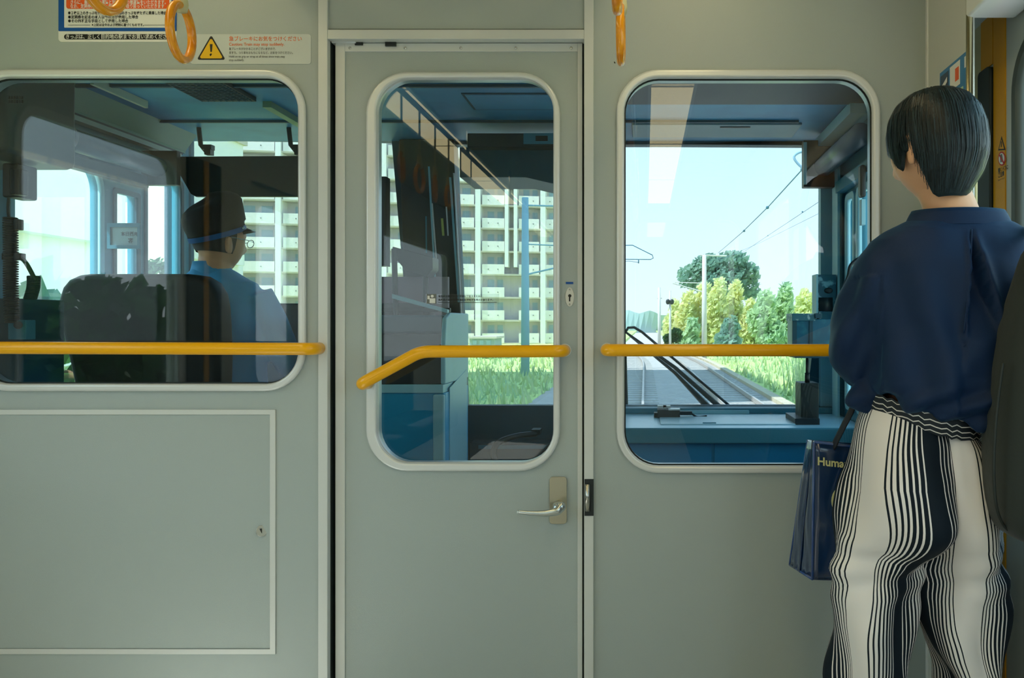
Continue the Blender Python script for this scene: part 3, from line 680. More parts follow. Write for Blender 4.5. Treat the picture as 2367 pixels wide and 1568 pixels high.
# framed sign plate seen from its back
sg = thing('sign_plate', W(286, 573, 2.98), 'framed clear plate with reversed railway lettering hung by the cab\'s left pillar', 'sign')
MB().pbox(250, 518, 322, 573, 2.98, 2.985).build('sign_sheet', mat('sign_pale', srgb(165, 195, 195), .4), sg)
plate('sign_frame', [prr(248, 516, 324, 575, 2.976, 1), prr(255, 525, 318, 567, 2.976, 1)], 2.974, 2.984, CABW, sg)
text('JR西日本', .017, INK, W(318, 545, 2.9785), sg, mirror=True, sx=.9, bold=.0003)
text('客', .019, INK, W(308, 561, 2.9785), sg, mirror=True, bold=.0003)
# driver's desk
ck = thing('driver_desk', W(500, 900, 3.4), 'dark driver\'s desk with instrument hood below the left windscreen', 'desk')
m = MB(); m.box((-1.95, 3.32, .78), (-.86, 3.70, .83)); m.box((-1.95, 3.34, .02), (-1.84, 3.66, .78)); m.box((-1.20, 3.34, .02), (-.86, 3.66, .78)); m.box((-1.95, 3.66, .02), (-.86, 3.70, .78)); m.build('desk_body', CABD, ck)
m = MB(); m.prism([(-1.55, 3.36, .83), (-1.55, 3.70, .83), (-1.55, 3.70, 1.205), (-1.55, 3.46, 1.205)], (.69, 0, 0)); m.build('instrument_hood', mat('cab_charcoal', srgb(34, 44, 48), .5), ck, bevel=.006)
for x in (-1.45, -1.30, -1.14, -.98): MB().tube([(x, 3.375, 1.02), (x, 3.42, 1.02)], .05, 20).build('gauge', CABW, ck)
# cabinet beside the desk
cb = thing('cab_cabinet', (-.9, 3.0, 0), 'teal cabinet with black upper panel and pale rounded side behind the cab door', 'cabinet')
x0, x1 = PX(700, 2.9), PX(1027, 2.9)
MB().box((x0, 2.9, .01), (x1, 3.28, PZ(909, 2.9))).build('cabinet_body', mat('cab_blue_panel', srgb(26, 160, 206), .4), cb, bevel=.004)
MB().box((x0, 2.905, PZ(889, 2.9)), (x1-.01, 3.28, PZ(772, 2.9))).build('black_panel', BLACKP, cb, bevel=.004)
MB().box((x0, 2.893, PZ(909, 2.9)), (x1-.002, 3.27, PZ(889, 2.9))).build('shelf_strip', CABL, cb, bevel=.003)
m = MB(); m.prism([(x1-.012, 2.897, PZ(889, 2.9)), (x1-.012, 2.897, PZ(790, 2.9)), (x1-.012, 2.92, PZ(735, 2.9)), (x1-.012, 2.99, PZ(722, 2.9)), (x1-.012, 3.28, PZ(722, 2.9)), (x1-.012, 3.28, PZ(889, 2.9))], (.016, 0, 0)); m.build('side_cheek', CABL, cb, bevel=.005)
m = MB(); m.box((x0, 2.95, PZ(772, 2.9)), (x1-.012, 3.27, PZ(728, 2.9))); m.build('top_block', mat('cab_teal_mid', srgb(50, 84, 98), .5), cb, bevel=.01)
m = MB(); m.box((x1-.036, 2.885, .01), (x1+.003, 2.905, PZ(912, 2.9))); m.build('corner_post', CABL, cb, bevel=.006)
MB().box((x1-.014, 2.91, .01), (x1+.002, 3.28, PZ(909, 2.9))).build('side_panel', mat('cab_blue_pale', srgb(90, 185, 225), .4), cb, bevel=.003)
plate('side_door', [[(2.96, .55), (3.24, .55), (3.24, .95), (2.96, .90)]], x1+.002, x1+.006, CABL, cb, axis='X')
# lower front wall, centre
lwp = thing('floor_duct', W(1180, 1060, 3.5), 'dark equipment trunking under the centre windscreen', 'box')
m = MB(); m.box((-.78, 3.55, .02), (-.13, YF, .50)); m.box((-.74, 3.62, .50), (-.2, YF, .62)); m.build('duct_body', CABD, lwp, bevel=.004)
m = MB(); m.box((-.70, 3.606, .595), (-.22, 3.62, .61)); m.box((-.72, 3.54, .49), (-.14, 3.55, .50)); m.build('duct_lip', CABW, lwp)
cbk = thing('black_cable', W(1200, 1060, 3.3), 'black cable looping below the centre windscreen', 'cable')
m = MB(); m.tube(catmull([W(1240, 1003, 3.5), W(1195, 1008, 3.45), W(1155, 1022, 3.4), W(1140, 1045, 3.38), W(1150, 1070, 3.38), W(1190, 1090, 3.38), W(1240, 1060, 3.38), W(1290, 1015, 3.38)], 8), .0115, 12); m.build('cable_loop', BLACKP, cbk, smooth=True)
MB().pbox(1228, 994, 1248, 1006, 3.49, 3.56).build('cable_clip', BLACKP, cbk)

# right-hand console shelf
sh = thing('console_shelf', (.3, 3.4, 0), 'pale blue console shelf with panelled front under the right windscreen', 'console')
zs = PZ(990, 3.12)
SHX = -.13
MB().box((SHX, 3.12, zs-.02), (CR-.005, 3.66, zs)).build('shelf_top', mat('shelf_pale_blue', srgb(190, 230, 246), .3), sh, bevel=.003)
MB().box((SHX, 3.105, zs-.055), (CR-.005, 3.125, zs+.001)).build('shelf_lip', CABW, sh, bevel=.005)
MB().box((SHX, 3.14, .02), (CR-.005, 3.66, zs-.02)).build('console_body', mat('console_blue', srgb(50, 160, 210), .45), sh)
for a, b in ((1380, 1644), (1651, 1995)):
    MB().pbox(a, 1024, b, 1180, 3.132, 3.14).build('front_panel', mat('console_blue_dark', srgb(30, 146, 200), .45), sh, bevel=.003)
MB().box((.06, 3.22, zs), (.60, 3.56, zs+.004)).build('hatch_lid', mat('shelf_hatch', srgb(210, 238, 248), .3), sh, bevel=.002)
MB().box((.22, 3.235, zs+.004), (.27, 3.245, zs+.007)).build('hatch_catch', CABW, sh)
MB().box((SHX, 3.62, zs), (CR-.005, 3.71, PZ(940, 3.7))).build('sill_ledge', CABW, sh, bevel=.004)
MB().box((.06, 3.60, zs), (.44, 3.63, PZ(948, 3.62))).build('ledge_cover', CABL, sh, bevel=.003)
sc_ = thing('wiper_motor', W(1552, 970, 3.5), 'small black and silver mechanism on the pale blue shelf', 'mechanism')
m = MB(); m.pbox(1520, 948, 1572, 972, 3.45, 3.56); m.pbox(1572, 952, 1600, 960, 3.47, 3.5); m.pbox(1512, 955, 1522, 968, 3.47, 3.52); m.tube(catmull([W(1598, 956, 3.48), W(1612, 964, 3.48), W(1634, 962, 3.48)]), .004, 8); m.build('mechanism_body', mat('cab_charcoal', srgb(34, 44, 48), .5), sc_, bevel=.003)
m = MB(); m.pbox(1520, 938, 1550, 942, 3.5, 3.53); m.pbox(1533, 938, 1540, 950, 3.5, 3.52); m.pbox(1545, 946, 1572, 950, 3.45, 3.5); m.build('metal_clip', ALU, sc_)
# box + post + monitors on the right
bxr = thing('destination_camera_post', W(1871, 980, 3.36), 'black box with a slim post carrying a teal monitor at the right of the shelf', 'monitor')
m = MB(); m.pbox(1851, 886, 1893, 978, 3.28, 3.40); m.build('base_box', mat('box_black_green', srgb(16, 34, 32), .5), bxr, bevel=.003)
m = MB(); m.pbox(1838, 968, 1895, 985, 3.22, 3.44); m.build('base_plate', BLACKP, bxr, bevel=.002)
m = MB(); m.tube([W(1866, 888, 3.33), W(1866, 822, 3.33)], .006, 12); m.tube([W(1866, 886, 3.33), W(1866, 862, 3.33)], .010, 12); m.build('post', BLACKP, bxr, smooth=True)
m = MB(); m.pbox(1832, 738, 1932, 822, 3.30, 3.42); m.build('monitor_body', mat('monitor_teal', srgb(22, 104, 132), .3, var=(30, srgb(40, 130, 150), .5, .7)), bxr, bevel=.003)
m = MB(); m.pbox(1831, 725, 1885, 742, 3.29, 3.43); m.build('monitor_top', mat('monitor_scuffed', srgb(60, 120, 135), .4, var=(60, srgb(170, 205, 210), .5, .6)), bxr, bevel=.002)
m = MB(); m.pbox(1871, 742, 1879, 822, 3.295, 3.31); m.pbox(1832, 742, 1842, 822, 3.295, 3.31); m.pbox(1838, 822, 1925, 828, 3.28, 3.44); m.pbox(1885, 725, 1900, 736, 3.28, 3.3); m.build('monitor_rib', CABD, bxr)
mr_ = thing('small_mirror', W(1907, 720, 3.5), 'scuffed teal instrument unit on the pillar above the monitor', 'instrument')
m = MB(); m.pbox(1890, 635, 1933, 722, 3.50, 3.58); m.build('unit_body', mat('unit_teal', srgb(24, 84, 104), .25, var=(26, srgb(120, 175, 190), .56, .64)), mr_, bevel=.002)
m = MB(); m.pbox(1887, 634, 1891, 724, 3.49, 3.58); m.build('unit_edge', CABL, mr_)
m = MB(); m.ball(W(1915, 672, 3.5), (.018, .008, .012)); m.pbox(1893, 688, 1925, 720, 3.495, 3.5); m.build('unit_knob', BLACKP, mr_, smooth=True)
# stop cock lever and cables on right wall
hn = thing('wall_handset', W(1997, 410, 2.95), 'slim dark handset clipped on the right side wall of the cab', 'handset')
m = MB(); m.pbox(1989, 380, 2003, 455, 3.0, 3.04); m.build('handset_body', BLACKP, hn, bevel=.008)
m = MB(); m.pbox(1991, 460, 2001, 520, 3.0, 3.03); m.build('handset_cradle', CABL, hn, bevel=.002)
m = MB(); m.tube(catmull([W(2003, 595, 3.0), W(1985, 598, 3.0), W(1966, 614, 3.0), W(1960, 640, 3.0), W(1950, 665, 3.0)]), .006, 10); m.build('cord', BLACKP, hn, smooth=True)

# driver's seat
st = thing('cab_chair', (PX(328, 2.75), 2.8, 0), 'black high-backed driver\'s seat behind the driver', 'seat')
SB = mat('seat_black', srgb(20, 26, 27), .6)
L = [(PX(a, 2.75), PZ(b, 2.75)) for a, b in ((185, 900), (172, 840), (155, 770), (145, 715), (147, 690), (155, 665), (170, 647), (192, 637), (215, 634), (440, 634), (468, 638), (492, 652), (508, 678), (514, 710), (517, 760), (519, 830), (517, 900))]
plate('seat_back', [L], 2.72, 2.82, SB, st, bevel=.02)
MB().box((-1.78, 2.80, .42), (-1.34, 3.16, .52)).build('seat_cushion', SB, st, bevel=.03)
MB().tube([(-1.56, 2.98, 0), (-1.56, 2.98, .44)], .05, 18).build('seat_pedestal', CABD, st)
MB().box((-1.70, 2.74, .40), (-1.42, 2.80, .80)).build('back_bracket', BLACKP, st)

# things outside the windscreen: wiper
wp = thing('wiper', W(1660, 940, 3.84), 'long black double wiper arm outside the right windscreen', 'wiper')
WB = mat('wiper_black', srgb(24, 58, 66), .5)
m = MB(); m.tube([W(1668, 945, 3.83), W(1560, 850, 3.83), W(1446, 768, 3.83)], [.012, .009, .005], 8); m.tube([W(1640, 945, 3.85), W(1560, 862, 3.85), W(1448, 770, 3.85)], [.016, .008, .004], 8); m.build('wiper_arm', WB, wp)
MB().tube([W(1446, 768, 3.83), W(1452, 758, 3.83), W(1466, 757, 3.83), W(1484, 768, 3.83), W(1700, 950, 3.83)], .006, 8).build('wiper_link', WB, wp)
MB().tube([W(1445, 800, 3.83), W(1449, 940, 3.83)], .006, 8).build('wiper_blade', WB, wp)
for x in (1640, 1668): MB().tube([W(x, 945, 3.77), W(x, 945, 3.87)], .012, 10).build('wiper_pivot', WB, wp)

# cab fluorescent glow: small working lamp over the cab ceiling is off; daylight only
# ================================================================== outside
ZG = EYE-2.3
def leafmat(name, c1, c2):
    m = mat(name, c1, .6, var=(.5, c2, .35, .7)); n = m.node_tree; b = n.nodes['Principled BSDF']
    tr = n.nodes.new('ShaderNodeBsdfTranslucent'); mx = n.nodes.new('ShaderNodeMixShader'); mx.inputs[0].default_value = .5; o_ = n.nodes['Material Output']
    n.links.new(b.inputs['Base Color'].links[0].from_socket, tr.inputs[0]); n.links.new(b.outputs[0], mx.inputs[1]); n.links.new(tr.outputs[0], mx.inputs[2]); n.links.new(mx.outputs[0], o_.inputs[0])
    return m
GRS = mat('grass_bright', srgb(206, 220, 130), .9, var=(.35, srgb(180, 206, 130), .4, .7))
gp_ = MB().box((-30, -60, ZG-.6), (-4.5, 9, ZG-.10)).build('ground', mat('bounce_ground_grey', srgb(150, 150, 150), .9, var=(1.5, srgb(130, 130, 132), .4, .6))); gp_['kind'] = 'structure'  # grey slabs added out of view to keep the bounced light neutral
gp_ = MB().box((4.7, -60, ZG-.6), (30, 9, ZG-.10)).build('ground', MATS['bounce_ground_grey']); gp_['kind'] = 'structure'
gr = MB().box((-160, -60, ZG-.6), (-3.0, 420, ZG-.12)).build('ground', GRS); gr['kind'] = 'structure'
gr = MB().box((4.4, -60, ZG-.6), (200, 420, ZG-.12)).build('ground', GRS); gr['kind'] = 'structure'
def cv(y): return -max(0, y-45)**2*.0018
YS = [4+2*k for k in range(47)]
bal = MB(); bal.rings([[(x+cv(y), y, z) for x, z in ((-4.2, ZG-.3), (-3.2, ZG-.02), (4.0, ZG-.02), (4.9, ZG-.3))] for y in YS])
bal = bal.build('ground', mat('ballast', srgb(200, 190, 180), .95, var=(8, srgb(168, 160, 154), .35, .65))); bal['kind'] = 'structure'
RAILM = mat('rail_steel', srgb(190, 175, 165), .4, .3)
SLP = mat('concrete_sleeper', srgb(176, 170, 160), .9)
for cx, lb in ((-.58, 'railway track running straight ahead of the train'), (2.72, 'second railway track to the right of the train')):
    t = thing('railway_track', (cx, 20, ZG), lb, 'track')
    for s in (-.53, .53): MB().rings([[(cx+s+x+cv(y), y, ZG+z) for x, z in ((-.035, 0), (.035, 0), (.035, .13), (-.035, .13))] for y in YS[:-1]]).build('steel_rail', RAILM, t)
    m = MB()
    for k in range(94): m.box((cx-1+cv(8+k*.9), 8+k*.9, ZG-.05), (cx+1+cv(8+k*.9), 8.24+k*.9, ZG-.008))
    o = m.build('sleeper', SLP, t); o['kind'] = 'stuff'
tr_ = thing('cable_trough', (4.2, 20, ZG), 'low concrete cable trough along the right edge of the ballast', 'trough')
m = MB()
for k in range(84): m.box((3.85+cv(10+k), 10+k*1.0, ZG-.05), (4.15+cv(10+k), 10.96+k*1.0, ZG+.1))
m.build('trough_cover', mat('trough_concrete', srgb(205, 190, 160), .9), tr_)

# grass tufts (uncountable)
m = MB(); rnd = random.Random(3)
for i in range(9000):
    side = rnd.random() < .45
    y = 18+rnd.random()**1.6*70
    x = 4.6+rnd.random()*y*.25 if side else -3.4-rnd.random()*y*.28
    h = rnd.uniform(.12, .5); a = rnd.uniform(0, 6.28); wd = rnd.uniform(.03, .09); lx, ly = rnd.uniform(-.15, .15), rnd.uniform(-.15, .15)
    c, s_ = math.cos(a)*wd, math.sin(a)*wd
    m.add([(x-c, y-s_, ZG-.13), (x+c, y+s_, ZG-.13), (x+lx, y+ly, ZG-.13+h)], [(0, 1, 2)])
tag(m.build('long_grass', mat('grass_blades', srgb(196, 208, 150), .8, var=(.3, srgb(156, 190, 148), .4, .7))), 'tall bright grass growing on both sides of the tracks', 'grass', kind='stuff')
m = MB()
for i in range(500):
    y = rnd.uniform(24, 34); x = 5.3+(y-24)*.10+rnd.gauss(0, .35); h = rnd.uniform(.5, 1.5); a = rnd.uniform(0, 3.14)
    m.add([(x-.03*math.cos(a), y-.03*math.sin(a), ZG-.13), (x+.03*math.cos(a), y+.03*math.sin(a), ZG-.13), (x+rnd.uniform(-.2, .2), y, ZG+h)], [(0, 1, 2)])
tag(m.build('reeds', mat('reed_green', srgb(130, 160, 110), .8)), 'tall thin weeds beside the ballast on the right of the tracks', 'weeds', kind='stuff')

# ---- trees
def tree(name, base, blobs, n, m_leaf, label, cat='tree', trunk=.25, group=None, ls=.35, seed=1):
    rd = random.Random(seed); bx, by = base
    t = thing(name, (bx, by, ZG-.15), label, cat, group)
    top = max(b[2] for b in blobs)
    tm = MB(); tm.tube(catmull([(bx, by, ZG-.2), (bx+.2, by, ZG+(top-ZG)*.5), (blobs[0][0], blobs[0][1], top*.9+ZG*.1)], 5), [trunk*(1-.06*i) for i in range(11)], 8)
    for b in blobs[:6]:
        tm.tube([(bx+.1, by, ZG+(b[2]-ZG)*.5), ((bx+b[0])/2, (by+b[1])/2, ZG+(b[2]-ZG)*.8), (b[0], b[1], b[2])], [trunk*.4, trunk*.3, trunk*.15], 6)
    tm.build('trunk', mat('bark', srgb(96, 84, 70), .9), t, smooth=True)
    m = MB(); vol = [b[3]*b[4]*b[5] for b in blobs]; tot = sum(vol)
    for b, v in zip(blobs, vol):
        for i in range(int(n*v/tot)):
            u = Vector((rd.gauss(0, 1), rd.gauss(0, 1), rd.gauss(0, 1))).normalized()*(.55+.5*rd.random())
            c = Vector((b[0]+u.x*b[3], b[1]+u.y*b[4], b[2]+u.z*b[5]))
            a = Vector((rd.gauss(0, 1), rd.gauss(0, 1), rd.gauss(0, 1))).normalized(); d_ = a.orthogonal().normalized(); d2 = a.cross(d_)
            s_ = ls*rd.uniform(.5, 1.2)
            m.add([c-d_*s_, c+d2*s_*.5, c+d_*s_, c-d2*s_*.5], [(0, 1, 2, 3)])
    m.build('foliage', m_leaf, t)
    return t
LD = leafmat('leaf_dark', srgb(160, 192, 168), srgb(130, 172, 158)); LY = leafmat('leaf_bamboo', srgb(244, 240, 178), srgb(228, 236, 178)); LG = leafmat('leaf_green', srgb(212, 230, 180), srgb(184, 216, 178)); LB_ = leafmat('leaf_deep', srgb(62, 108, 50), srgb(34, 78, 44))  # dark, bamboo and green leaf colours are paled in place of haze
def blob(px, py, rx, rz, Y, ry=None): p = W(px, py, Y); k = Y/F; return (p.x, p.y, p.z, rx*k, (ry or rx)*k, rz*k)
tree('dark_tree', (PX(1660, 96), 96), [blob(1640, 618, 42, 30, 96), blob(1695, 610, 38, 30, 96), blob(1730, 632, 26, 24, 96), blob(1600, 640, 32, 28, 96), blob(1665, 655, 60, 40, 96), blob(1735, 670, 22, 30, 96)], 4200, LD, 'tall dark-leaved tree rising behind the yellow bamboo grove', trunk=.4, ls=.42, seed=2)
bl_ = 0
for (px, top, wd, Y) in ((1560, 690, 22, 84), (1592, 668, 26, 82), (1628, 650, 26, 83), (1662, 640, 26, 80), (1700, 648, 24, 82), (1735, 690, 24, 80)):
    bl_ += 1
    tree('bamboo_clump', (PX(px, Y), Y), [blob(px, top+32, wd*.7, 32, Y), blob(px-6, top+75, wd, 45, Y), blob(px+8, top+125, wd*1.1, 45, Y)], 1500, LY,
         ['palest bamboo clump at the left end of the grove', 'second bamboo clump from the left end of the grove', 'yellow bamboo clump just behind the white pole', 'tallest yellow bamboo clump just right of the white pole', 'yellow-green bamboo clump under the right half of the dark tree crown', 'short bamboo clump at the right end of the grove'][bl_-1], cat='bamboo', trunk=.12, group='bamboo clumps by the track', ls=.36, seed=10+bl_)
gl_ = 0
for (px, top, wd, Y, mm) in ((1770, 670, 34, 78, LG), (1815, 655, 30, 84, LG), (1862, 668, 34, 90, LY), (1905, 690, 30, 92, LG), (1690, 730, 30, 74, LD), (1600, 735, 26, 76, LG)):
    gl_ += 1
    tree('green_tree', (PX(px, Y), Y), [blob(px, top+28, wd*.6, 28, Y), blob(px-10, top+70, wd, 38, Y), blob(px+12, top+105, wd*1.1, 34, Y)], 1700, mm,
         ['broad green tree directly right of the bamboo grove', 'taller pale green tree in the middle of the field edge', 'yellowish tree left of the cab monitor', 'pale tree hidden partly behind the cab monitor', 'low dark shrub-like tree at the foot of the bamboo', 'low green tree at the left foot of the bamboo'][gl_-1], trunk=.16, group='trees at the field edge', ls=.4, seed=30+gl_)
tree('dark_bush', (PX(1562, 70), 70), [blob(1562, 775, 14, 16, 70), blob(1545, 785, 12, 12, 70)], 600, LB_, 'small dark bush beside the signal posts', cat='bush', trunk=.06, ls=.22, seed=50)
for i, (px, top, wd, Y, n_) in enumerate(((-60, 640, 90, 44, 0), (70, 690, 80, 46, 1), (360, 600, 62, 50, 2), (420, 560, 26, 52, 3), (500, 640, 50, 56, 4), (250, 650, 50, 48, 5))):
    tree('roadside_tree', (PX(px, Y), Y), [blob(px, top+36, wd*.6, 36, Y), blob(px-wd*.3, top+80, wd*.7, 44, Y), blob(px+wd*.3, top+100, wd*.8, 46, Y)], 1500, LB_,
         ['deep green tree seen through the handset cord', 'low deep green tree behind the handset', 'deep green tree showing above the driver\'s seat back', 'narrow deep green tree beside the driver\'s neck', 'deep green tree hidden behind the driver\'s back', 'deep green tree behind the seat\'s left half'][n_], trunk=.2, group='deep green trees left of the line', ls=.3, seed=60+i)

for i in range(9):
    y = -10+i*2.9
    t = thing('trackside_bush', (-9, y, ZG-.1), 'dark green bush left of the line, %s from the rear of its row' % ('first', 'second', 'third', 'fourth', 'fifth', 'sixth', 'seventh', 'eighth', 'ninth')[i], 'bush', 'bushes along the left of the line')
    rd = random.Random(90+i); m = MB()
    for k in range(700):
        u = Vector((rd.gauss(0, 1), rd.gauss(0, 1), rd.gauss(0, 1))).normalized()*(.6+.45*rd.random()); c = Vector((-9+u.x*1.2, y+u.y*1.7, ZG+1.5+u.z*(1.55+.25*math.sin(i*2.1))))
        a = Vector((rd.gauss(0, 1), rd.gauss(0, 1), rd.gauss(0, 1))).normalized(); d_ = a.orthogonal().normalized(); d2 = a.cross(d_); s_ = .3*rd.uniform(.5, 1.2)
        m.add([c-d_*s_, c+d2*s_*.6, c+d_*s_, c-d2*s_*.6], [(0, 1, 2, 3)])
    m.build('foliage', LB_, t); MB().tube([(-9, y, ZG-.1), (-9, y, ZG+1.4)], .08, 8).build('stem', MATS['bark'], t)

# ---- poles and overhead line
CONC = mat('pole_concrete', srgb(214, 208, 202), .8)
def pole(px, top, base, wpx, Y, label, m_=CONC, name='utility_pole', arms=()):
    p = W(px, top, Y); t = thing(name, (p.x, Y, ZG-.1), label, 'pole', None)
    MB().tube([(p.x, Y, ZG-.15), p], [wpx*Y/F*.6, wpx*Y/F*.45], 14).build('pole_shaft', m_, t, smooth=True)
    for (a, b, c, e_, rr_) in arms: MB().tube([W(a, b, Y), W(c, e_, Y)], rr_, 8).build('cross_arm', m_, t)
    return t
t = pole(1628, 590, 830, 11, 58, 'tall white concrete pole in front of the bamboo grove', arms=((1618, 590, 1680, 592, .05), (1628, 676, 1555, 655, .04), (1628, 655, 1560, 653, .03)))
t = pole(1524, 665, 800, 7, 66, 'pale post left of the railway signal', arms=((1519, 690, 1530, 690, .04),))
sg_ = pole(1549, 672, 795, 5, 66, 'slim railway signal post with two small black lamps', name='signal_post')
for dx in (-5, 4): MB().ball(W(1549+dx, 698, 65.8), (.17, .12, .22), 12, 8).build('signal_lamp', BLACKP, sg_, smooth=True)
POLB = mat('pole_blue_steel', srgb(150, 190, 208), .7)
t = pole(1214, 457, 790, 17, 40, 'blue-grey catenary mast in front of the apartment block', POLB, 'catenary_mast', arms=((1222, 475, 1290, 477, .04), (1222, 565, 1290, 568, .03), (1222, 634, 1290, 618, .04)))
WIRE = mat('wire_dark', srgb(60, 120, 140), .5)
def wire(name, pts, r, label, drops=()):
    t = thing(name, pts[0], label, 'wire'); MB().tube(pts, r, 6).build('wire_strand', WIRE, t)
    for p in drops: MB().ball(p, (r*3.4, r*3.4, r*3.4), 8, 6).build('insulator', WIRE, t)
MT = Vector((PX(2200, 12), 12, 5.0))
wire('overhead_wire', [MT+Vector((0, 0, .4)), W(1935, 275, 14), W(1858, 388, 18), W(1778, 476, 24), W(1716, 537, 33), W(1672, 575, 50), W(1660, 585, 58)], .014, 'dark overhead wire with knots slanting down to the dark tree', [W(1855, 392, 18.1), W(1774, 480, 24.3), W(1720, 534, 32.5)])
wire('overhead_wire', [MT, W(1935, 430, 20), W(1900, 462, 23), W(1855, 492, 28), W(1775, 545, 38), W(1720, 582, 55), W(1630, 606, 58)], .008, 'thin faint overhead wire below the knotted one', [W(1855, 490, 28), W(1775, 545, 38)])
wire('overhead_wire', [MT-Vector((0, 0, .3)), W(1940, 470, 24), W(1850, 515, 34), W(1760, 560, 50), W(1630, 616, 58)], .006, 'faintest thin wire under the other overhead wires')
lp_ = thing('catenary_mast', (PX(2200, 12), 12, ZG-.1), 'near catenary mast whose blue tubular bracket loops beside the roller blind bracket', 'pole')
MB().tube([(PX(2200, 12), 12, ZG-.15), (PX(2200, 12), 12, 5.5)], .11, 12).build('pole_shaft', POLB, lp_, smooth=True)
MB().tube(catmull([W(2200, 350, 12), W(1935, 350, 12), W(1880, 350, 12), W(1850, 352, 12), W(1836, 362, 12), W(1842, 376, 12), W(1866, 398, 12), W(1900, 425, 12), W(1935, 430, 12), W(2200, 434, 12)], 6), .018, 10).build('bracket_tube', POLB, lp_, smooth=True)
lp_ = thing('catenary_mast', (PX(1366, 44), 44, ZG-.1), 'catenary mast whose wedge-shaped bracket shows at the left edge of the right window', 'pole')
MB().tube([(PX(1366, 44), 44, ZG-.15), (PX(1366, 44), 44, 7)], .13, 12).build('pole_shaft', POLB, lp_, smooth=True)
m = MB(); m.tube([W(1366, 569, 44), W(1462, 567, 44), W(1508, 590, 44), W(1510, 597, 44), W(1504, 600, 44), W(1366, 599, 44)], .022, 8); m.tube([W(1476, 600, 44), W(1476, 609, 44)], .03, 8); m.tube(catmull([W(1476, 607, 44), W(1450, 604, 44), W(1420, 609, 44)]), .012, 8)
m.build('bracket_tube', WIRE, lp_, smooth=True)
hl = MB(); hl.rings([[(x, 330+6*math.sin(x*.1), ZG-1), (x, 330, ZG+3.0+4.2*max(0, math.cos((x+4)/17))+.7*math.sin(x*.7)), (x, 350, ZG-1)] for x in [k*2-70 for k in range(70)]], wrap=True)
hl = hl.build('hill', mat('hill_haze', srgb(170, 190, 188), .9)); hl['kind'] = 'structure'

# ---- apartment block
AW = mat('apartment_wall', srgb(238, 232, 228), .8); AS = mat('apartment_recess', srgb(212, 206, 206), .8); AG = mat('apartment_window', srgb(160, 186, 200), .4); AC = mat('apartment_column', srgb(240, 238, 234), .8); AE = mat('apartment_slab_edge', srgb(206, 196, 184), .8)
ab = bpy.data.objects.new('apartment_building', None); COL.objects.link(ab); ab.location = (0, 0, 0)
tag(ab, 'long pale apartment block with rows of balconies beyond the left and centre windscreens', 'building')
def AP(u, v, z): # u along the facade from right end, v depth behind facade
    a = R(11); ox, oy = PX(1296, 108), 108
    return (ox-u*math.cos(a)+v*math.sin(a)*0, oy-u*math.sin(a)+v*math.cos(a), z)
def abox(m, u0, u1, v0, v1, z0, z1):
    P = [AP(u0, v0, z0), AP(u1, v0, z0), AP(u1, v1, z0), AP(u0, v1, z0), AP(u0, v0, z1), AP(u1, v0, z1), AP(u1, v1, z1), AP(u0, v1, z1)]
    return m.add(P, [(0,3,2,1),(4,5,6,7),(0,1,5,4),(1,2,6,5),(2,3,7,6),(3,0,4,7)])
Z0 = ZG-.3; FH = 2.86; NF = 9; LEN = 46; 
abox(MB(), 0, LEN, 1.6, 12, Z0, Z0+FH*11).build('rear_wall', AS, ab)
cols_ = [0, 1.2, 3.4+1.0, 5.8, 9.6, 14.6, 19.6, 24.6, 29.6, 34.6, 39.6, 44.6]
for u in [2.2, 5.6, 6.7, 10.2, 15.4, 21.4, 27.4, 33.4, 39.4, 45.4]:
    wd = .42 if u in (5.6, 6.7) else .62
    z_lo = Z0+FH*(3.4 if u in (5.6, 6.7) else 0)
    abox(MB(), u-wd/2, u+wd/2, -.35, 1.7, z_lo, Z0+FH*11).build('column', AC, ab)
bays = [(-.2, 2.0), (2.6, 5.3), (6.9, 9.8), (10.6, 15.0), (15.8, 21.0), (21.8, 27.0), (27.8, 33.0), (33.8, 39.0), (39.8, 45.0)]
for k in range(10):
    z = Z0+.3+k*FH
    e_ = MB(); abox(e_, -.2, LEN, -.1, 1.6, z-.22, z); e_.build('balcony_floor', AE, ab)
    for i, (a, b) in enumerate(bays):
        m = MB(); abox(m, a+.1, b-.1, -.16, -.04, z-.05, z+1.18)
        p = m.build('balcony_parapet', AW, ab)
        if k < 11 and i < 9:
            m = MB()
            for q_ in ((.18, .42), (.56, .84)): abox(m, a+(b-a)*q_[0], a+(b-a)*q_[1], 1.55, 1.62, z+.35, z+2.2)
            wn = m.build('balcony_window', AG, ab)
m = MB()
for k in range(10):
    z = Z0+.3+k*FH
    for a, b in bays:
        for f_ in (.3, .7): abox(m, a+(b-a)*f_-.06, a+(b-a)*f_+.06, -.19, -.15, z+.5, z+.62)
o = m.build('drain_mark', mat('drain_grey', srgb(110, 110, 110), .8), ab); o['kind'] = 'stuff'
m = MB(); abox(m, -.8, LEN+.5, -.6, 12.4, Z0+FH*11, Z0+FH*11+.4); m.build('roof', AE, ab)
